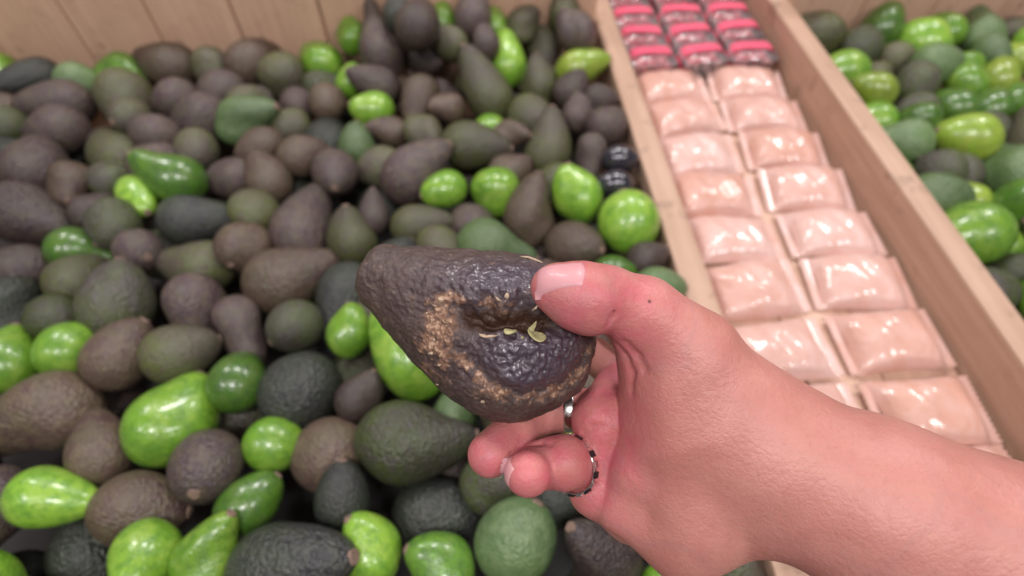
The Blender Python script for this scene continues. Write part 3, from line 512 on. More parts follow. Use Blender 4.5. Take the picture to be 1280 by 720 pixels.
 ('egg', 'green', 'f', (0.7764, 0.79, -0.0301), (0.802, 0.583, -0.13), 0.0485, 'bright green avocado, neck up right, right of an olive one, back of far right bin'),
 ('round', 'dkolive', 'f', (0.5537, 0.5233, -0.0475), (-0.05, -0.964, -0.26), 0.0504, 'dark olive avocado, right of a dark olive one, middle of far right bin'),
 ('round', 'dkolive', 'f', (0.5371, 0.3641, -0.0446), (0.513, -0.855, -0.071), 0.0471, 'dark olive round avocado, front of far right bin'),
 ('round', 'dkgreen', 'f', (0.4742, 0.5229, -0.0572), (-0.542, 0.838, -0.055), 0.0576, 'dark green round avocado, front of far right bin'),
 ('egg', 'purple', 'u', (-0.4583, 0.6311, -0.093), (-0.695, 0.563, -0.447), 0.0598, 'purple avocado buried below a purple one, left upper pile'),
 ('egg', 'dkolive', 'u', (-0.0037, 0.742, -0.0907), (0.74, -0.502, -0.447), 0.059, 'dark olive avocado buried below a bright green one, right half of the pile'),
 ('egg', 'purple', 'u', (0.0603, 0.5017, -0.0958), (0.889, 0.102, -0.447), 0.0569, 'purple avocado buried below an olive egg shaped one, right half of the pile'),
 ('egg', 'dkolive', 'u', (-0.2742, 0.6144, -0.1046), (-0.881, 0.154, -0.447), 0.0616, 'dark olive avocado buried below a charcoal one, centre left upper pile'),
 ('egg', 'dkolive', 'u', (-0.3474, 0.5862, -0.0837), (-0.338, -0.828, -0.447), 0.0551, 'dark olive avocado buried below a sage green one, centre left upper pile'),
 ('egg', 'dkolive', 'u', (0.0734, 0.0625, -0.0846), (-0.543, -0.711, -0.447), 0.0597, 'dark olive avocado buried below a dark brown one, near the hand'),
 ('egg', 'purple', 'u', (0.5035, 0.7748, -0.1009), (-0.519, 0.729, -0.447), 0.0624, 'purple avocado buried left of an olive pear shaped one, middle of far right bin'),
 ('egg', 'charcoal', 'u', (-0.2705, 0.5146, -0.0843), (0.887, 0.116, -0.447), 0.0632, 'charcoal avocado buried below a brown one, centre left upper pile'),
 ('egg', 'dkolive', 'u', (-0.5483, 0.6776, -0.0971), (0.224, -0.866, -0.447), 0.0585, 'dark olive avocado buried below an olive one, left upper pile'),
 ('egg', 'charcoal', 'u', (-0.4888, 0.5576, -0.1107), (-0.878, -0.17, -0.447), 0.0558, 'charcoal avocado buried below an olive one, left upper pile'),
 ('egg', 'purple', 'u', (-0.0133, 0.6646, -0.0921), (0.653, 0.612, -0.447), 0.0552, 'purple avocado buried below an olive long one, right half of the pile'),
 ('egg', 'charcoal', 'u', (-0.168, 0.5097, -0.0946), (0.555, 0.702, -0.447), 0.0592, 'charcoal avocado buried below an olive one, right half of the pile'),
 ('egg', 'dkolive', 'u', (-0.0688, 0.4597, -0.0913), (-0.879, 0.167, -0.447), 0.0591, 'dark olive avocado buried below a purple one, right half of the pile'),
 ('egg', 'purple', 'u', (-0.1231, 0.1026, -0.0838), (-0.233, -0.864, -0.447), 0.0569, 'purple avocado buried below a bright green one, near the hand'),
 ('egg', 'dkolive', 'u', (0.5887, 0.3715, -0.0908), (-0.626, 0.639, -0.447), 0.0555, 'dark olive avocado buried below a bright green one, front of far right bin'),
 ('egg', 'dkolive', 'u', (-0.3642, 0.474, -0.0881), (0.795, 0.41, -0.447), 0.063, 'dark olive avocado buried below a charcoal one, left middle pile'),
 ('egg', 'dkolive', 'u', (-0.4969, 0.4811, -0.0799), (0.75, -0.488, -0.447), 0.0549, 'dark olive avocado buried below a dark olive one, far left middle pile'),
 ('egg', 'dkolive', 'u', (0.0155, 0.2654, -0.0884), (0.772, 0.452, -0.447), 0.0555, 'dark olive avocado buried below a purple one, near the hand'),
 ('egg', 'dkolive', 'u', (-0.1612, 0.2584, -0.0846), (0.388, 0.806, -0.447), 0.0576, 'dark olive avocado buried below a bright green one, near the hand'),
 ('egg', 'purple', 'u', (-0.06, 0.5691, -0.0925), (-0.81, 0.38, -0.447), 0.0589, 'purple avocado buried below a bright green one, right half of the pile'),
 ('egg', 'charcoal', 'u', (-0.6777, 0.5841, -0.0946), (-0.704, 0.551, -0.447), 0.0626, 'charcoal avocado buried below a charcoal one, far left upper pile'),
 ('egg', 'purple', 'u', (0.6334, 0.5623, -0.0875), (-0.745, -0.495, -0.447), 0.0616, 'purple avocado buried below a dark olive one, middle of far right bin'),
 ('egg', 'purple', 'u', (-0.5066, 0.1625, -0.0874), (0.434, -0.782, -0.447), 0.06, 'purple avocado buried below a dark green one, far left front pile'),
 ('egg', 'charcoal', 'u', (-0.2634, 0.6907, -0.0936), (0.352, 0.822, -0.447), 0.0544, 'charcoal avocado buried below a dark olive one, centre left upper pile'),
 ('egg', 'charcoal', 'u', (-0.505, 0.2315, -0.0865), (0.797, -0.406, -0.447), 0.0612, 'charcoal avocado buried below a bright green one, far left lower pile'),
 ('egg', 'charcoal', 'u', (-0.3491, 0.2852, -0.0827), (-0.315, -0.837, -0.447), 0.0541, 'charcoal avocado buried below a brown one, left lower pile'),
 ('egg', 'purple', 'u', (-0.5455, 0.4234, -0.0916), (0.884, 0.136, -0.447), 0.0554, 'purple avocado buried below a purple pear shaped one, far left middle pile'),
 ('egg', 'dkolive', 'u', (0.4887, 0.5457, -0.1053), (-0.826, -0.344, -0.447), 0.0567, 'dark olive avocado buried below a dark green one, front of far right bin'),
 ('egg', 'purple', 'u', (-0.389, 0.2186, -0.1016), (0.007, 0.894, -0.447), 0.0579, 'purple avocado buried below a brown one, left lower pile'),
 ('egg', 'purple', 'u', (0.1171, 0.1159, -0.0723), (0.018, 0.894, -0.447), 0.0589, 'purple avocado buried below a dark olive one, near the hand'),
 ('egg', 'purple', 'u', (-0.2147, 0.4586, -0.0903), (-0.764, 0.464, -0.447), 0.0567, 'purple avocado buried below a purple one, centre left middle pile'),
 ('egg', 'charcoal', 'u', (-0.48, 0.3757, -0.0938), (-0.095, 0.889, -0.447), 0.0565, 'charcoal avocado buried below a dark green one, far left middle pile'),
 ('egg', 'purple', 'u', (-0.0629, 0.1721, -0.1029), (-0.81, -0.38, -0.447), 0.0621, 'purple avocado buried below a sage green one, near the hand'),
 ('egg', 'dkolive', 'u', (-0.2651, 0.2366, -0.0856), (-0.078, -0.891, -0.447), 0.061, 'dark olive avocado buried below a dark green one, centre left lower pile'),
 ('egg', 'dkolive', 'u', (-0.4126, 0.4215, -0.0819), (0.699, 0.558, -0.447), 0.0616, 'dark olive avocado buried below a purple one, left middle pile'),
 ('egg', 'purple', 'u', (-0.5984, 0.4957, -0.0937), (0.871, -0.205, -0.447), 0.0601, 'purple avocado buried below a purple egg shaped one, far left middle pile'),
 ('egg', 'charcoal', 'u', (-0.413, 0.0707, -0.0981), (0.81, -0.379, -0.447), 0.0586, 'charcoal avocado buried right of a bright green egg shaped one, far left front pile'),
 ('egg', 'dkolive', 'u', (-0.1975, 0.581, -0.1019), (0.436, 0.781, -0.447), 0.063, 'dark olive avocado buried below a sage green one, right half of the pile'),
 ('egg', 'charcoal', 'u', (-0.354, 0.1, -0.0786), (0.743, -0.498, -0.447), 0.0623, 'charcoal avocado buried left of a brown egg shaped one, far left front pile'),
 ('egg', 'dkolive', 'u', (-0.1949, 0.3625, -0.0906), (0.855, 0.264, -0.447), 0.0598, 'dark olive avocado buried below a charcoal one, centre left middle pile'),
 ('egg', 'purple', 'u', (0.5723, 0.7349, -0.108), (0.0, -0.894, -0.447), 0.0561, 'purple avocado buried below an olive egg shaped one, middle of far right bin'),
 ('egg', 'dkolive', 'u', (0.8108, 0.7375, -0.0929), (0.441, 0.778, -0.447), 0.0622, 'dark olive avocado buried below an olive one, middle of far right bin'),
 ('egg', 'charcoal', 'u', (0.6822, 0.7048, -0.0876), (0.795, 0.409, -0.447), 0.0573, 'charcoal avocado buried below a yellow green one, middle of far right bin'),
 ('egg', 'charcoal', 'u', (0.5199, 0.4494, -0.091), (0.169, -0.878, -0.447), 0.0573, 'charcoal avocado buried below a yellow green one, front of far right bin'),
 ('egg', 'charcoal', 'u', (-0.608, 0.6023, -0.0873), (0.726, 0.522, -0.447), 0.0552, 'charcoal avocado buried below a purple one, far left upper pile'),
 ('egg', 'charcoal', 'u', (0.5286, 0.6149, -0.0864), (-0.805, -0.389, -0.447), 0.0576, 'charcoal avocado buried below a bright green one, middle of far right bin'),
 ('egg', 'charcoal', 'u', (0.5376, 0.2822, -0.099), (0.455, 0.77, -0.447), 0.0586, 'charcoal avocado buried below a dark olive one, front of far right bin'),
 ('egg', 'charcoal', 'u', (-0.7333, 0.6065, -0.0922), (-0.818, 0.362, -0.447), 0.057, 'charcoal avocado buried below a dark olive one, far left upper pile'),
 ('egg', 'charcoal', 'u', (-0.3473, 0.347, -0.0984), (0.249, 0.859, -0.447), 0.0587, 'charcoal avocado buried below an olive one, left middle pile'),
 ('egg', 'charcoal', 'u', (-0.6354, 0.3971, -0.0799), (0.592, 0.671, -0.447), 0.0552, 'charcoal avocado buried below an olive one, far left middle pile'),
 ('egg', 'purple', 'u', (0.0247, 0.4017, -0.0809), (0.725, 0.523, -0.447), 0.0556, 'purple avocado buried below a brown one, near the hand'),
 ('egg', 'charcoal', 'u', (0.0872, 0.4412, -0.0814), (-0.88, 0.162, -0.447), 0.0605, 'charcoal avocado buried below a bright green one, near the hand'),
]
GROUPS = {'m': 'avocados heaped in the large wooden bin', 'f': 'avocados heaped in the far right bin', 'u': 'avocados of the buried lower layer'}
r_ = random.Random(5)
first = {}
for sh, col, ar, c, a, wd, lab in ROWS:
    k = r_.randrange(3); me_, ex, ey = protos[sh][k]
    if (sh, k) not in first:
        o = bpy.data.objects.new('avocado', me_); st = bpy.data.objects.new('stem_scar', scar_me)
        st.location = (ex-.004, ey, 0); st.parent = o; first[(sh, k)] = (o, st)
    else:
        o0, s0 = first[(sh, k)]; o = o0.copy(); st = s0.copy(); st.parent = o
    C.objects.link(o); C.objects.link(st)
    o.material_slots[0].link = 'OBJECT'; o.material_slots[0].material = AV[col]
    ax_ = Vector(a).normalized(); q = Vector((1, 0, 0)).rotation_difference(ax_)
    q = Quaternion(ax_, r_.uniform(0, 6.28)) @ q
    o.rotation_mode = 'QUATERNION'; o.rotation_quaternion = q; o.location = c; o.scale = (wd,)*3
    tag(o, lab, 'avocado', GROUPS[ar])

# ------------------------------------------------------------------ punnets in the middle bin
def film(name, tint, amt):
    t = NT(name); tr = t.n('ShaderNodeBsdfTransparent'); tr.inputs[0].default_value = (*tint, 1)
    gl = t.n('ShaderNodeBsdfGlossy', Roughness=.12); co = t.n('ShaderNodeTexCoord').outputs['Object']
    nm = t.bump(t.noise(co, 55, 3), .5, .006); t.l(nm, gl.inputs['Normal'])
    df = t.n('ShaderNodeBsdfDiffuse'); df.inputs[0].default_value = (.9, .86, .88, 1)
    fr = t.n('ShaderNodeFresnel', IOR=1.5); t.l(nm, fr.inputs['Normal'])
    m0 = t.n('ShaderNodeMixShader'); m0.inputs[0].default_value = amt; t.l(tr.outputs[0], m0.inputs[1]); t.l(df.outputs[0], m0.inputs[2])
    m1 = t.n('ShaderNodeMixShader'); t.l(t.math('MULTIPLY', fr.outputs[0], 1.2), m1.inputs[0]); t.l(m0.outputs[0], m1.inputs[1]); t.l(gl.outputs[0], m1.inputs[2])
    t.l(m1.outputs[0], t.out.inputs[0]); return t.m
M_film = film('clear_plastic', (1, .99, 1), .14)
M_tray = film('milky_plastic', (1, .99, .99), .12)
M_red = plain('red_tomato_skin', (.86, .10, .15), .25, .2, 30, .05, Coat__Weight=.3)
M_peach = plain('pale_peach_skin', (.88, .56, .42), .5, .18, 25, .1)
M_band = plain('red_paper_band', (.78, .11, .19), .4, .08, 40, .02)
M_bandw = plain('pale_paper_band', (.75, .62, .55), .45, .06, 40, .02)
def tray_mesh(hx, hy, h, t_=.0012, taper=.9):
    bm = bmesh.new()
    rings = []
    def ring(kx, z, inset):
        pts = []
        for cx_, cy_, a0 in ((1, 1, 0), (-1, 1, 90), (-1, -1, 180), (1, -1, 270)):
            for q_ in range(4):
                a_ = math.radians(a0+q_*30); rr = .008
                pts.append(bm.verts.new(((hx*kx-inset-rr)*cx_+rr*math.cos(a_), (hy*kx-inset-rr)*cy_+rr*math.sin(a_), z)))
        rings.append(pts)
    ring(taper, 0, 0); ring(1, h, 0); ring(1.05, h+.0004, 0); ring(1.05, h+.002, 0); ring(1, h+.002, t_); ring(taper, t_, t_)
    n = 16
    for i in range(len(rings)-1):
        for j in range(n): bm.faces.new((rings[i][j], rings[i][(j+1) % n], rings[i+1][(j+1) % n], rings[i+1][j]))
    bm.faces.new(rings[0][::-1]); bm.faces.new(rings[-1])
    me = bpy.data.meshes.new('tray'); bm.to_mesh(me); bm.free(); return me
def lid_mesh(hx, hy):
    v = []; f = []; n = 10
    for i in range(n+1):
        for j in range(n+1):
            x_ = -1+2*i/n; y_ = -1+2*j/n
            v.append((x_*hx*1.03, y_*hy*1.03, .006*(1-x_**4)*(1-y_**4)+.0012*math.sin(7*x_+3*y_)+.001*math.sin(11*y_-4*x_)))
    for i in range(n):
        for j in range(n): a_ = i*(n+1)+j; f.append((a_, a_+n+1, a_+n+2, a_+1))
    return mesh('lid', v, f)
def band_mesh(hx, hy, wy):
    v = []; f = []; n = 12
    for i in range(n+1):
        x_ = -1.03+2.06*i/n
        z_ = .0075*(1-min(1, abs(x_))**4)+.0016
        if abs(x_) > 1.0: z_ = -.012
        for y_ in (-wy, wy): v.append((x_*hx*1.03, y_, z_))
    for i in range(n): f.append((2*i, 2*i+2, 2*i+3, 2*i+1))
    return mesh('label_band', v, f)
def ball_mesh():
    bm = bmesh.new(); bmesh.ops.create_icosphere(bm, subdivisions=3, radius=1)
    for v in bm.verts: v.co.z *= .92-.1*max(0, 1-(v.co.xy.length*3)); 
    me = bpy.data.meshes.new('fruit'); bm.to_mesh(me); bm.free()
    me.polygons.foreach_set('use_smooth', [True]*len(me.polygons)); return me
HX, HY, HT = .0335, .0262, .027
tray_me = tray_mesh(HX, HY, HT); tray_me.materials.append(M_tray)
pad_me = box('pad', -HX*.86, HX*.86, -HY*.84, HY*.84, .0016, .0034, .0008); M_pad = plain('white_pad', (.85, .76, .72), .7, .04, 80, .1); pad_me.materials.append(M_pad)
lid_me = lid_mesh(HX, HY); lid_me.materials.append(M_film)
band_me = band_mesh(HX, HY, .010); band_me.materials.append(M_band)
ball_me = ball_mesh(); ball_me.materials.append(M_red)
def tree(o, parent=None):
    c = o.copy(); C.objects.link(c)
    if parent is not None: c.parent = parent
    for ch in o.children: tree(ch, c)
    return c
def make_punnet(fr, bd):
    root = empty('punnet')
    link('tray', tray_me, None, root); link('pad', pad_me, None, root)
    for i in range(4):
        for j in range(2):
            b = link('fruit', ball_me, fr, root)
            k = r_.uniform(.92, 1.05)
            b.scale = (.0087*k,)*3; b.location = (-.0252+.0168*i+r_.uniform(-.0008, .0008), -.0112+.0224*j+r_.uniform(-.001, .001), .0125+r_.uniform(0, .002)); b.rotation_euler = (r_.uniform(-1, 1), r_.uniform(-1, 1), 0)
    for i in range(3):
        b = link('fruit', ball_me, fr, root); b.scale = (.0088,)*3; b.location = (-.0168+.0168*i, r_.uniform(-.003, .003), .0215)
    l_ = link('lid', lid_me, None, root); l_.location.z = HT+.002
    if bd is not None: b = link('label_band', band_me, bd, root); b.location.z = HT+.002
    return root
ORD = ['first', 'second', 'third', 'fourth', 'fifth', 'sixth', 'seventh', 'eighth', 'ninth', 'tenth', 'eleventh', 'twelfth', 'thirteenth', 'fourteenth']
COLS = ['along the left divider', 'in the middle row', 'along the right divider']
pr = {}
nrow = 4
for i in range(nrow):
    for j in range(3):
        red = True
        if red not in pr: p_ = pr[red] = make_punnet(M_red if red else M_peach, M_band if red else None)
        else: p_ = tree(pr[red])
        u = .0335+.037+j*.0765+.0015; v = VB+.112-i*.0595
        p = Matrix.Rotation(YAW, 4, 'Z') @ Vector((u+r_.uniform(-.002, .002), v+r_.uniform(-.003, .003), 0))
        p_.location = (B0[0]+p.x, B0[1]+p.y, -.0698); p_.rotation_euler = (0, 0, YAW+r_.uniform(-.1, .1))
        n_ = i
        tag(p_, f"red banded punnet of red fruit, {ORD[n_]} row from the back, {COLS[j]}", 'punnet', 'plastic punnets of small fruit')

# film wrapped packs lying loosely on the shelf in front of the red punnets
t_ = NT('pale_pink_wrapper'); co_ = t_.n('ShaderNodeTexCoord').outputs['Object']; oi_ = t_.n('ShaderNodeObjectInfo').outputs['Random']
f_ = t_.ramp(t_.noise(co_, 38, 3), .4, .65); cA = t_.mix(f_, (.66, .37, .28), (.74, .50, .44)); cB = t_.mix(oi_, (.62, .32, .25), (.78, .55, .52))
nb_ = t_.bump(t_.noise(co_, 70, 4), .55, .004); t_.set(Base__Color=t_.mix(.5, cA, cB), Roughness=.4, Normal=t_.bump(t_.noise(co_, 24, 2), .4, .006, nb_), Coat__Weight=.7, Coat__Roughness=.1)
def pillow_mesh(lx, ly, h, seed):
    r = random.Random(seed); v = []; f = []; nx_, ny_ = 20, 16
    ph = [r.uniform(0, 6.3) for _ in range(6)]
    for sgn in (1, -1):
        for i in range(nx_+1):
            for j in range(ny_+1):
                a = -1+2*i/nx_; b = -1+2*j/ny_
                e = max(0, (1-abs(a)**3.2))**.6*max(0, (1-abs(b)**2.6))**.5
                z = h*e*(1 if sgn > 0 else .35)+.0012*math.sin(6*a+ph[0])*math.sin(5*b+ph[1])*e+.0008*math.sin(13*a+4*b+ph[2])*e
                v.append((a*lx*(1-.05*(1-abs(b))), b*ly*(1-.04*math.sin(2*a+ph[3])), sgn*z+h*.37))
    N_ = (nx_+1)*(ny_+1)
    for k_ in (0, 1):
        for i in range(nx_):
            for j in range(ny_):
                a = k_*N_+i*(ny_+1)+j; q = (a, a+ny_+1, a+ny_+2, a+1); f.append(q if k_ == 0 else q[::-1])
    return mesh('wrapper', v, f)
def seal_mesh(ly):
    v = []; f = []; n = 26
    for j in range(n+1):
        y = -ly+2*ly*j/n; w_ = .0011*(1 if j % 2 else -1)
        for x_, z in ((0, w_*.4), (.0045, w_), (.009, w_*1.3+.0008)): v.append((x_, y, z))
    for j in range(n):
        for k_ in (0, 1): a = j*3+k_; f.append((a, a+1, a+4, a+3))
    return mesh('seal', v, f)
pil = [pillow_mesh(.046, .0345, .019, q) for q in (1, 2, 3)]; sea = seal_mesh(.0335)
for m_ in pil+[sea]: m_.materials.append(t_.m)
for i in range(9):
    for j in range(2):
        root = empty('wrapped_pack'); link('wrapper', pil[r_.randrange(3)], None, root)
        for sx in (1, -1):
            q_ = link('seal', sea, None, root); q_.location = (sx*.0452, 0, .0071); q_.rotation_euler.z = 0 if sx > 0 else math.pi
        u = .033+.0575+j*.1165+r_.uniform(-.002, .002); v = VB-.118-i*.0735+r_.uniform(-.003, .003)
        p = Matrix.Rotation(YAW, 4, 'Z') @ Vector((u, v, 0))
        root.location = (B0[0]+p.x, B0[1]+p.y, -.0692); root.rotation_euler = (r_.uniform(-.05, .14), r_.uniform(-.04, .04), YAW+r_.uniform(-.11, .11))
        tag(root, f"pale pink film wrapped pack, {ORD[i]} row from the red punnets, {'left' if j == 0 else 'right'} column", 'pack', 'film wrapped packs on the shelf')

# ------------------------------------------------------------------ hand and held fruit, modelled in one hand frame
# frame: X right, Y up the picture, Z towards the photographer, metres; HM places it in the store
HO = Vector((.02, -.02, -.235))
HM = Matrix.Translation((0, 0, CAM_H)) @ Matrix.Rotation(math.pi/2-PITCH, 4, 'X') @ Matrix.Translation(HO)
def at(px, py, d):                     # d = distance in millimetres; returns hand-frame millimetres
    return np.array([(px-640)/FOC*d-HO.x*1000, (360-py)/FOC*d-HO.y*1000, -d-HO.z*1000])
def cap(a, b, r0, r1, sq=None): return (np.array(a), np.array(b), r0, r1)
def d_cap(p, c):
    a, b, r0, r1 = c
    ba = b-a; L2 = float(ba@ba)+1e-9
    t = np.clip(((p[0]-a[0])*ba[0]+(p[1]-a[1])*ba[1]+(p[2]-a[2])*ba[2])/L2, 0, 1)
    return np.sqrt((p[0]-a[0]-t*ba[0])**2+(p[1]-a[1]-t*ba[1])**2+(p[2]-a[2]-t*ba[2])**2)-(r0+(r1-r0)*t)
def smin(a, b, k):
    h = np.clip(.5+.5*(b-a)/k, 0, 1); return b*(1-h)+a*h-k*h*(1-h)
def chain(pts, rad): return [cap(pts[i], pts[i+1], rad[i], rad[i+1]) for i in range(len(pts)-1)]
THUMB = chain([at(693, 360, 217), at(716, 368, 216), at(738, 374, 216), at(762, 372, 219), at(803, 392, 224), at(862, 440, 228)],
              [9.3, 12.0, 13.2, 11.4, 14.5, 19])
THENAR = [cap(at(812, 415, 232), at(862, 520, 236), 16, 27), cap(at(862, 470, 234), at(955, 555, 232), 24, 29),
          cap(at(850, 545, 238), at(870, 640, 238), 24, 24), cap(at(826, 470, 240), at(818, 520, 238), 11, 10),
          cap(at(818, 520, 238), at(798, 586, 239), 10.5, 10.5), cap(at(798, 586, 239), at(772, 632, 243), 10.5, 8.5),
          cap(at(772, 632, 243), at(850, 680, 238), 8.5, 15)]
PALM = [cap(at(772, 484, 268), at(755, 525, 250), 11, 13), cap(at(756, 525, 251), at(756, 575, 252), 13, 12.5),
        cap(at(756, 575, 252), at(745, 614, 248), 12.5, 10), cap(at(742, 612, 249), at(790, 640, 250), 10, 12),
        cap(at(790, 500, 270), at(900, 560, 262), 16, 24), cap(at(790, 640, 250), at(880, 665, 242), 12, 16),
        cap(at(880, 655, 242), at(970, 600, 232), 18, 26), cap(at(806, 440, 280), at(840, 490, 268), 11, 16)]
ARM = [cap(at(948, 572, 233), at(1085, 630, 222), 30, 33), cap(at(1085, 630, 222), at(1470, 800, 200), 33, 47)]
PINKY = chain([at(746, 582, 256), at(724, 580, 246), at(704, 578, 236), at(690, 578, 237), at(672, 582, 238), at(660, 592, 226)],
              [10, 10.5, 11.3, 10.2, 9.8, 9.3])
RING = chain([at(748, 510, 270), at(712, 512, 268), at(668, 520, 264), at(642, 540, 250), at(613, 568, 236)], [9.5, 9.8, 9.4, 9.6, 9.6])
MIDDLE = chain([at(785, 480, 284), at(745, 445, 312), at(690, 425, 318), at(640, 415, 310), at(610, 420, 298)], [10, 10, 9.5, 9, 8])
INDEX = chain([at(808, 440, 284), at(755, 385, 314), at(700, 375, 318), at(655, 372, 304), at(630, 372, 293)], [10, 9.5, 9.2, 8.8, 8])
GROUPS_H = [(THUMB+THENAR[:1], 4.5), (THENAR[1:], 9), (PALM, 7), (ARM, 12), (PINKY, 2.0), (RING, 3), (MIDDLE, 3), (INDEX, 3)]
GK = [0, 8, 1.2, 12, 1.8, 1.8, 2.5, 2.5]
LO = np.array(at(585, 300, 330)); 
lo = np.array([-42., -142, -100.]); hi = np.array([300., 62., 72.]); STEP = 1.0
nx, ny, nz = [int((hi[i]-lo[i])/STEP)+1 for i in range(3)]
AXS = [lo[i]+STEP*np.arange(n).astype(np.float32) for i, n in enumerate((nx, ny, nz))]
def field(groups, gk):
    F_ = np.full((nx, ny, nz), 16., np.float32)
    for (prims, k), kg in zip(groups, gk):
        G = np.full((nx, ny, nz), 16., np.float32)
        for c in prims:
            a, b, r0, r1 = c; m = 16+max(r0, r1)
            s0 = np.clip(((np.minimum(a, b)-m-lo)/STEP).astype(int), 0, (nx, ny, nz)); s1 = np.clip(((np.maximum(a, b)+m-lo)/STEP).astype(int)+1, 0, (nx, ny, nz))
            if (s1 <= s0).any(): continue
            sl = tuple(slice(s0[i], s1[i]) for i in range(3))
            p = (AXS[0][sl[0]][:, None, None], AXS[1][sl[1]][None, :, None], AXS[2][sl[2]][None, None, :])
            G[sl] = smin(G[sl], np.minimum(d_cap(p, c), 16).astype(np.float32), k)
        F_ = smin(F_, G, kg) if kg else np.minimum(F_, G)
    return F_
SD = field(GROUPS_H, GK)
def carve(pts, r, k=1.5):               # skin folds: a thin groove along a polyline
    global SD
    for i in range(len(pts)-1):
        c = cap(pts[i], pts[i+1], r, r); a, b = c[0], c[1]; m = 6+r
        s0 = np.clip(((np.minimum(a, b)-m-lo)/STEP).astype(int), 0, (nx, ny, nz)); s1 = np.clip(((np.maximum(a, b)+m-lo)/STEP).astype(int)+1, 0, (nx, ny, nz))
        sl = tuple(slice(s0[j], s1[j]) for j in range(3))
        p = (AXS[0][sl[0]][:, None, None], AXS[1][sl[1]][None, :, None], AXS[2][sl[2]][None, None, :])
        SD[sl] = -smin(-SD[sl], d_cap(p, c).astype(np.float32), k)
def sd_at(P):
    q = (np.asarray(P)-lo)/STEP; i = np.clip(q.astype(int), 0, np.array([nx, ny, nz])-2); f = q-i; out = 0
    for dx in (0, 1):
        for dy in (0, 1):
            for dz in (0, 1):
                w_ = (f[..., 0] if dx else 1-f[..., 0])*(f[..., 1] if dy else 1-f[..., 1])*(f[..., 2] if dz else 1-f[..., 2])
                out = out+w_*SD[i[..., 0]+dx, i[..., 1]+dy, i[..., 2]+dz]
    return out
def hit(px, py):
    dd = np.arange(165, 320, .4); P = np.stack([at(px, py, d) for d in dd]); s = sd_at(P); i = np.argmax(s < 0); return P[i] if (s < 0).any() else P[-1]
carve([at(758, 404, 208), at(764, 396, 206), at(766, 386, 206)], .5, 2.2)
for fold, r in (([(772, 432), (782, 446), (790, 466), (789, 490)], .35), ([(782, 428), (796, 444), (806, 462)], .25), ([(729, 540), (740, 534), (752, 533)], .15),
                ([(664, 556), (676, 553), (688, 556)], .1)):
    carve([hit(*q) for q in fold], r, 3.4)
import openvdb
vg = openvdb.FloatGrid(16.0); vg.copyFromArray(SD); vg.transform = openvdb.createLinearTransform(1.0)
pts, tris, quads = vg.convertToPolygons(0.0, 0.0)
pts = np.asarray(pts, np.float64)*STEP+lo
faces = [tuple(q[::-1]) for q in quads.tolist()]+[tuple(t[::-1]) for t in tris.tolist()]
hm = mesh('person', pts/1000, faces)
print('hand verts', len(pts))
# natural blood colour of fingertips and palm
def bl(c, r): return np.exp(-((pts-c)**2).sum(1)/(2*r*r))
pink = .5*bl(at(735, 365, 208), 24)+.6*bl(at(705, 385, 206), 14)+.45*bl(at(770, 385, 208), 16)+1.0*bl(at(606, 572, 232), 13)+.8*bl(at(660, 596, 222), 10)+.7*bl(at(703, 575, 232), 10)
pink = pink+.95*bl(at(762, 500, 240), 16)+.9*bl(at(752, 570, 240), 15)+.95*bl(at(775, 440, 262), 20)+.5*bl(at(780, 500, 236), 14)+.55*bl(at(742, 620, 242), 10)
for nm_, vals in (('pink', np.clip(pink, 0, 1)),):
    at_ = hm.attributes.new(nm_, 'FLOAT', 'POINT'); at_.data.foreach_set('value', vals.astype(np.float32))
t = NT('skin'); co = t.n('ShaderNodeTexCoord').outputs['Object']
pk = t.attr('pink'); n1 = t.noise(co, 90, 4); n2 = t.noise(co, 420, 4); n3 = t.noise(co, 28, 3)
c = t.mix(t.math('MULTIPLY', pk, .95), (.53, .225, .192), (.58, .135, .165))
c = t.mix(t.math('MULTIPLY', t.ramp(n1, .35, .72), .5), c, (.56, .26, .205))
c = t.mix(t.math('MULTIPLY', t.ramp(n3, .42, .68), .5), c, (.42, .15, .12))
c = t.mix(t.math('MULTIPLY', t.ramp(n2, .52, .72), .3), c, (.42, .16, .12))
def dot(p, r0, r1):
    sub = t.n('ShaderNodeVectorMath', _operation='DISTANCE'); t.l(co, sub.inputs[0]); sub.inputs[1].default_value = tuple(p); return t.ramp(sub.outputs['Value'], r1, r0)
MOLE = at(811, 377, 210)
_g = np.array([MOLE+np.array([0, 0, z_]) for z_ in np.arange(12, -25, -.25)]); _s = sd_at(_g); MOLE = _g[int(np.argmax(_s < 0))]
c = t.mix(dot(MOLE/1000, .0004, .001), c, (.16, .05, .04))
vr = t.n('ShaderNodeTexVoronoi', _feature='DISTANCE_TO_EDGE', Scale=430.); 
wr = t.n('ShaderNodeMix', _data_type='VECTOR'); wr.inputs[0].default_value = .004
nz_ = t.n('ShaderNodeTexNoise', Scale=160.); t.l(co, nz_.inputs['Vector']); t.l(co, wr.inputs[4]); t.l(nz_.outputs['Color'], wr.inputs[5]); t.l(wr.outputs[1], vr.inputs['Vector'])
b1 = t.bump(t.ramp(vr.outputs['Distance'], 0, .16), .16, .0005); b2 = t.bump(n2, .35, .0008, b1); vn = t.noise(co, 17, 3, .45); vn = t.ramp(t.math('ABSOLUTE', t.math('SUBTRACT', vn, .5)), .03, 0)
c = t.mix(t.math('MULTIPLY', vn, .14), c, (.30, .17, .19))
n9 = t.voro(co, 1150); b2 = t.bump(t.ramp(n9, .1, .4), .16, .0003, b2)
b3 = t.bump(n1, .22, .002, b2)
t.set(Base__Color=c, Roughness=t.math('ADD', t.math('MULTIPLY', n1, .2), .36), Normal=b3, Subsurface__Weight=.22, Subsurface__Radius=(1., .35, .2), Subsurface__Scale=.0032, Specular__IOR__Level=.45)
person = link('person', hm, t.m); person.matrix_world = HM
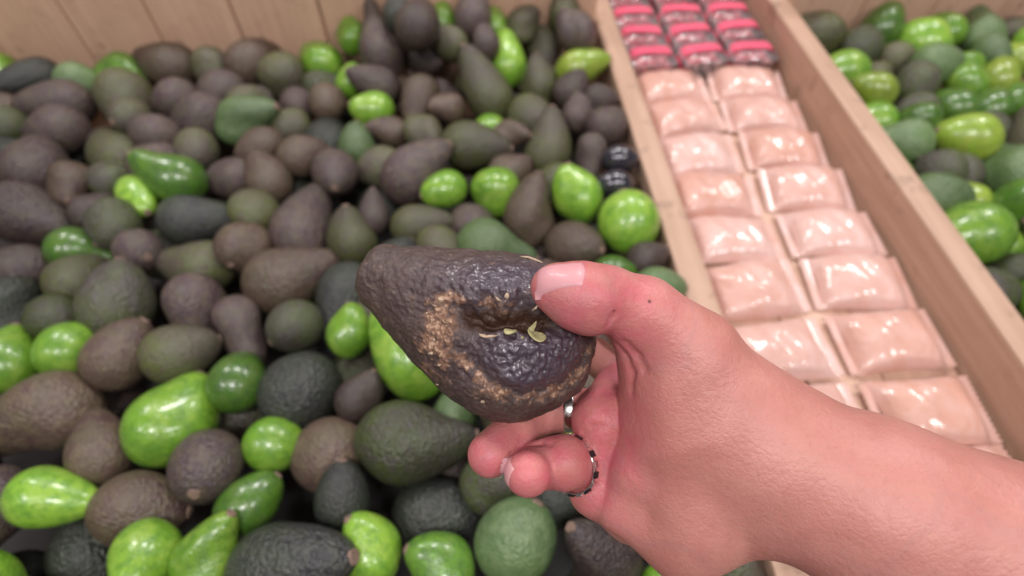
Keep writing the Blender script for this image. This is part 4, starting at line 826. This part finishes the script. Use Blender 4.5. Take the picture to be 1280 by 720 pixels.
tag(person, 'bare right hand and forearm holding up a damaged avocado between thumb and fingers', 'person')
# nails: curved plates lying on the skin
M_nail = plain('fingernail', (.62, .30, .32), .4, .06, 200, .1, Coat__Weight=.05, Subsurface__Weight=.2, Subsurface__Scale=.002)
def nail(cen, ax, nrm, hl, hw, tip=.75, root=.45, lift=.45):
    ax = ax/np.linalg.norm(ax); nrm = nrm-ax*(nrm@ax); nrm /= np.linalg.norm(nrm); sd_ = np.cross(nrm, ax)
    n, m = 22, 16; G = np.zeros((n+1, m+1, 3)); E = np.zeros((n+1, m+1))
    for i in range(n+1):
        u = -1+2*i/n
        for j in range(m+1):
            v = -1+2*j/m
            uu = u*(1-(root if u < 0 else 1-tip)*.35*v*v)
            G[i, j] = cen+ax*uu*hl+sd_*v*hw+nrm*8; E[i, j] = max(abs(u), abs(v))
    done = np.zeros(E.shape, bool)
    G0 = G.copy()
    for _ in range(90):
        s = sd_at(G); far_ = ((G0-G)@nrm) > 13
        G = np.where(((s < 0) | far_)[..., None], G, G-nrm*np.maximum(s, .05)[..., None]*.7)
    off = np.where(E > .97, -.5, np.where(E > .85, lift*.55, lift))
    G = G+nrm*off[..., None]
    f = [(i*(m+1)+j, (i+1)*(m+1)+j, (i+1)*(m+1)+j+1, i*(m+1)+j+1) for i in range(n) for j in range(m)]
    return link('fingernail', mesh('fingernail', G.reshape(-1, 3)/1000, f), M_nail, person)
tn = nail(at(700, 349, 210), at(672, 345, 216)-at(738, 352, 216), np.array([.05, .62, .78]), 9.1, 6.4)
pn = nail(at(652, 590, 227), np.array([.25, -.35, .9]), np.array([-.86, .12, .45]), 5.2, 5.0)
# rings on the two lower fingers
M_silver = NT('silver').set(Base__Color=(.72, .70, .68), Metallic=1., Roughness=.22).m
M_onyx = NT('black_stone').set(Base__Color=(.012, .012, .014), Roughness=.12).m
def band_ring(r0, r1, hw):
    v = []; f = []; n = 48; prof = [(-hw, r0), (-hw, r1*.985), (-hw*.7, r1), (hw*.7, r1), (hw, r1*.985), (hw, r0)]
    for j in range(n):
        a = 2*math.pi*j/n
        for x_, r in prof: v.append((x_, r*math.cos(a), r*math.sin(a)))
    k = len(prof)
    for j in range(n):
        for i in range(k): f.append((j*k+i, j*k+(i+1) % k, ((j+1) % n)*k+(i+1) % k, ((j+1) % n)*k+i))
    return mesh('band', v, f)
def place_ring(root, cen, ax):
    q = Vector((1, 0, 0)).rotation_difference(Vector(ax).normalized())
    root.matrix_world = HM @ Matrix.Translation(Vector(cen)/1000) @ q.to_matrix().to_4x4()
rg = empty('ring'); tag(rg, 'plain silver ring under the lower edge of the damaged avocado', 'ring')
link('band', band_ring(.0094, .0104, .0024), M_silver, rg); place_ring(rg, at(711, 512, 266), (1, .02, .1))
rg2 = empty('ring'); tag(rg2, 'silver ring with black stones at the base of the curled little finger', 'ring')
link('band', band_ring(.0117, .0124, .0011), M_silver, rg2)
stm = box('stone', -.0013, .0013, -.0014, .0014, 0, .0011, .0003)
for k in range(18):
    a = k*math.pi/9
    s_ = link('stone', stm, M_onyx if k % 2 else M_silver, rg2)
    s_.location = (0, .0122*math.cos(a), .0122*math.sin(a)); s_.rotation_euler = (a-math.pi/2, 0, 0)
place_ring(rg2, at(714, 581, 241), (-.66, .02, .75))

# ------------------------------------------------------------------ the damaged avocado in the hand
Dh = 247.
PXM = Dh/FOC                              # millimetres per picture unit at the fruit
S_  = np.array([-7.5, -5, 0, 6, 30, 87, 140, 183, 235, 265, 287, 301, 306])
UP_ = np.array([12,   26, 36, 42, 51, 69, 84, 94, 90, 74, 52, 20, -14.])
LO_ = np.array([2, -14, -22, -27, -41, -74, -99, -113, -108, -88, -64, -40, -14.])
def cubic(xs, ys, x):
    m = np.gradient(ys, xs); i = np.clip(np.searchsorted(xs, x)-1, 0, len(xs)-2)
    h = xs[i+1]-xs[i]; t_ = (x-xs[i])/h
    return (2*t_**3-3*t_**2+1)*ys[i]+(t_**3-2*t_**2+t_)*h*m[i]+(-2*t_**3+3*t_**2)*ys[i+1]+(t_**3-t_**2)*h*m[i+1]
NS, NA = 260, 320
fr = (1-np.cos(np.linspace(0, np.pi, NS)))/2
ss = S_[0]+(S_[-1]-S_[0])*fr
up_ = np.interp(ss, S_, UP_)*.3+cubic(S_, UP_, ss)*.7; lo_ = np.interp(ss, S_, LO_)*.3+cubic(S_, LO_, ss)*.7
cn = (up_+lo_)/2; rd = np.maximum((up_-lo_)/2, 0); rd[0] = rd[-1] = 0.01
ang = np.linspace(0, 2*np.pi, NA, endpoint=False)
nn = cn[:, None]+rd[:, None]*np.cos(ang)[None]; zz = .96*rd[:, None]*np.sin(ang)[None]; sss = np.repeat(ss[:, None], NA, 1)
dx_, dy_ = .94, -.342                     # axis of the fruit
X = 455+sss*.94+nn*.342; Y = 345+sss*.342-nn*.94     # picture-like units at the fruit's own distance
P0 = np.stack([(X-640)*PXM-HO.x*1000, (360-Y)*PXM-HO.y*1000, zz*PXM-Dh-HO.z*1000], -1)
# normals from finite differences
du = np.gradient(P0, axis=0); dv = np.roll(P0, -1, 1)-np.roll(P0, 1, 1); N0 = np.cross(dv, du); N0 /= np.linalg.norm(N0, axis=2, keepdims=True)+1e-9
cen_ = P0.mean((0, 1)); 
if ((P0-cen_)*N0).sum() < 0: N0 = -N0
front = np.clip(N0[..., 2]*2.5, 0, 1)
def g2(x0, y0, sx, sy, rot=0):
    c_, s_ = math.cos(rot), math.sin(rot); a = (X-x0)*c_+(Y-y0)*s_; b = -(X-x0)*s_+(Y-y0)*c_
    return np.exp(-(a/sx)**2/2-(b/sy)**2/2)
def sst(x, a, b): q = np.clip((x-a)/(b-a), 0, 1); return q*q*(3-2*q)
disp = np.zeros(X.shape)
wa = np.zeros(X.shape); wb = np.zeros(X.shape)
for i in range(NS):
    for j in range(NA):
        if front[i, j] > 0:
            p = Vector(P0[i, j]); wa[i, j] = mnoise.fractal(p*.16+Vector((9, 0, 0)), 1, 2, 3); wb[i, j] = mnoise.fractal(p*.16+Vector((0, 31, 0)), 1, 2, 3)
X0_, Y0_ = X, Y; X = X+9*wa; Y = Y+8*wb
yc = 398+.0016*(X-630)**2*0+ .10*(X-630)*.6
groove = np.exp(-((Y-yc)/np.where(Y < yc, 16., 9.))**2/1.2)*sst(X, 562, 602)*(1-sst(X, 672, 712))
disp -= 8.5*groove*front
disp -= 3.4*np.exp(-np.abs((X-645)/62)**4-np.abs((Y-420)/42)**4)*front
disp += 2.4*g2(632, 352, 62, 15, .06)*front
lobe = np.sqrt(((X-662)/70)**2+((Y-428)/52)**2)
disp -= 2.6*np.exp(-((lobe-1.0)/.2)**2)*sst(Y, 385, 415)*front
disp += 1.2*np.exp(-(lobe/.65)**2)*sst(Y, 405, 425)*front
disp -= 1.6*g2(560, 405, 22, 40)*front
hh = np.zeros(X.shape); cr = np.zeros(X.shape); fi = np.zeros(X.shape)
for i in range(NS):
    for j in range(NA):
        p = Vector(P0[i, j])
        hh[i, j] = mnoise.fractal(p*.11, 1, 2, 3); 
        if front[i, j] > 0:
            cr[i, j] = 1-abs(mnoise.noise(p*.33))*2; fi[i, j] = mnoise.fractal(p*.55, 1, 2, 3)
wrk = np.clip(np.exp(-(lobe/.95)**4)*sst(Y, 400, 415)+g2(640, 352, 55, 20), 0, 1)*front
crust = np.clip(g2(558, 406, 16, 31, -.1)*1.15+g2(612, 372, 46, 8, .05)*.75+np.exp(-((lobe-1.08)/.13)**2)*sst(Y, 405, 440)*.62+g2(527, 452, 34, 34)*.16+g2(585, 484, 30, 22)*.24+g2(560, 452, 26, 20)*.22, 0, 1)*front
disp += hh*.9+wrk*((cr-.6)*.6+fi*.55)+crust*fi*1.2+front*fi*.12
X, Y = X0_, Y0_
wgt = np.clip(rd/12, 0, 1)[:, None]
PV = P0+N0*(disp*wgt)[..., None]
vv = PV.reshape(-1, 3)/1000
fc = [(i*NA+j, i*NA+(j+1) % NA, (i+1)*NA+(j+1) % NA, (i+1)*NA+j) for i in range(NS-1) for j in range(NA)]
HC = Vector(cen_/1000)
hmesh = mesh('damaged_avocado', vv-np.array(HC), fc)
bm = bmesh.new(); bm.from_mesh(hmesh); bmesh.ops.remove_doubles(bm, verts=bm.verts[:], dist=.00002); bmesh.ops.recalc_face_normals(bm, faces=bm.faces[:])
# attributes survive by being recomputed from the nearest source vertex order, so write them as layers before welding
bm.free()
for nm_, arr in (('crust', crust), ('pit', np.clip(groove*1.15*front, 0, 1)), ('gloss', np.clip(wrk*1.1, 0, 1))):
    a_ = hmesh.attributes.new(nm_, 'FLOAT', 'POINT'); a_.data.foreach_set('value', arr.reshape(-1).astype(np.float32))
t = NT('bruised_avocado_skin'); co = t.n('ShaderNodeTexCoord').outputs['Object']
cr_, pt_, gl_ = t.attr('crust'), t.attr('pit'), t.attr('gloss')
n1 = t.noise(co, 45, 5, .6); n2 = t.noise(co, 230, 6, .65); n3 = t.noise(co, 620, 4, .6); n4 = t.noise(co, 22, 3)
c = t.mix(t.ramp(n1, .35, .68), (.066, .041, .040), (.092, .057, .046))
c = t.mix(t.math('MULTIPLY', t.ramp(n2, .48, .70), .6), c, (.16, .105, .085))
c = t.mix(t.math('MULTIPLY', t.ramp(n4, .45, .7), .55), c, (.075, .052, .04))
c = t.mix(t.math('MULTIPLY', gl_, .7), c, (.06, .04, .066))
c = t.mix(t.math('MULTIPLY', t.ramp(n3, .5, .72), .45), c, (.04, .025, .03))
cm = t.math('ADD', t.math('MULTIPLY', cr_, .95), t.math('MULTIPLY', t.math('SUBTRACT', n2, .5), 2.2))
cm = t.math('ADD', cm, t.math('MULTIPLY', t.math('SUBTRACT', n1, .5), 1.9))
c = t.mix(t.math('MULTIPLY', t.ramp(cm, .38, .85), .85), c, (.25, .13, .08))
c = t.mix(t.math('MULTIPLY', t.ramp(t.math('ADD', cm, t.math('MULTIPLY', t.math('SUBTRACT', n3, .5), 2.4)), .8, 1.25), .85), c, (.58, .38, .26))
sp = t.ramp(t.voro(co, 210), .2, .08); sp = t.math('MULTIPLY', sp, t.ramp(t.noise(co, 70, 3), .52, .64))
c = t.mix(t.math('MULTIPLY', sp, .6), c, (.36, .26, .22))
c = t.mix(t.ramp(t.math('ADD', pt_, t.math('MULTIPLY', t.math('SUBTRACT', n2, .5), .6)), .3, .75), c, (.055, .024, .013))
v1 = t.bump(t.voro(co, 520, 'SMOOTH_F1'), .42, .0011); v2 = t.bump(n2, .65, .002, v1); v3 = t.bump(n3, .3, .0006, v2)
rr = t.math('SUBTRACT', t.math('ADD', t.math('MULTIPLY', n2, .35), .33), t.math('MULTIPLY', gl_, .18)); rr = t.math('ADD', rr, t.math('MULTIPLY', cr_, .2))
t.set(Base__Color=c, Roughness=rr, Normal=v3, Coat__Weight=t.math('MULTIPLY', gl_, .6), Coat__Roughness=.2)
held = link('damaged_avocado', hmesh, t.m); held.matrix_world = HM @ Matrix.Translation(HC)
tag(held, 'damaged dark purple avocado held up in the hand, with a tan scabbed rotten dent', 'avocado')
M_flesh = plain('dried_yellow_flesh', (.38, .34, .17), .6, .6, 420, .8)
M_peel = plain('pale_dry_peel', (.46, .34, .24), .7, .3, 300, .5)
def surf(px, py):                        # nearest front surface point of the fruit
    i = np.argmin((X-px)**2+(Y-py)**2+(N0[..., 2] < .1)*1e6); return PV.reshape(-1, 3)[i]/1000-np.array(HC), N0.reshape(-1, 3)[i]
def flake(name, outline, mat, lift, seed, thick=.0007):
    r2 = random.Random(seed); cx_, cy_ = [sum(q[k] for q in outline)/len(outline) for k in (0, 1)]
    top = []
    for k_ in (1, .55):
        for q in outline:
            s, n_ = surf(cx_+(q[0]-cx_)*k_, cy_+(q[1]-cy_)*k_); top.append(np.array(s)+np.array([0, 0, 1])*(lift+(.0007 if k_ < 1 else 0)+r2.uniform(0, .0008)))
    s, n_ = surf(cx_, cy_); top.append(np.array(s)+np.array([0, 0, 1])*(lift+.0012))
    top = [p+np.array([r2.uniform(-.0007, .0007), r2.uniform(-.0007, .0007), 0]) for p in top]
    n = len(outline); bot = [p-np.array([0, 0, thick]) for p in top]; N_ = len(top)
    f = []
    for j in range(n):
        k_ = (j+1) % n
        f += [(j, k_, n+k_, n+j), (n+j, n+k_, 2*n)]
        f += [(N_+k_, N_+j, N_+n+j, N_+n+k_), (N_+n+k_, N_+n+j, N_+2*n), (k_, j, N_+j, N_+k_)]
    o = link(name, mesh(name, top+bot, f), mat, held); sb = o.modifiers.new('round', 'SUBSURF'); sb.levels = sb.render_levels = 1
    return o
flake('flesh_flake', [(630, 404), (634, 400), (642, 399), (648, 397), (647, 403), (641, 408), (634, 409)], M_flesh, .0035, 1)
flake('flesh_flake', [(661, 408), (662, 398), (668, 392), (674, 388), (676, 391), (671, 397), (672, 404), (679, 405), (685, 411), (682, 418), (670, 419), (663, 415)], M_flesh, .003, 2)
flake('flesh_flake', [(647, 412), (651, 409), (656, 411), (653, 415), (648, 415)], M_flesh, .003, 3)
flake('flesh_flake', [(662, 380), (668, 376), (671, 379), (666, 384)], M_peel, .0008, 4)
flake('peel_strip', [(598, 408), (606, 411), (618, 412), (626, 409), (626, 411), (618, 414), (606, 413.5), (598, 410)], M_peel, .001, 6)
flake('peel_strip', [(641, 321), (652, 321), (664, 325), (678, 331), (677, 333), (664, 328), (652, 324)], M_peel, .0006, 5)
for k, (px, py) in enumerate(((543, 388), (552, 379), (549, 420), (556, 448), (562, 398), (559, 372), (633, 369), (624, 372), (547, 436), (551, 474), (606, 490))):
    q = r_.uniform(2, 4); flake('crust_flake', [(px-q, py), (px-q*.4, py-q*.8), (px+q*.8, py-q*.5), (px+q, py+q*.4), (px, py+q)], M_peel, .0003, 20+k, .0005)
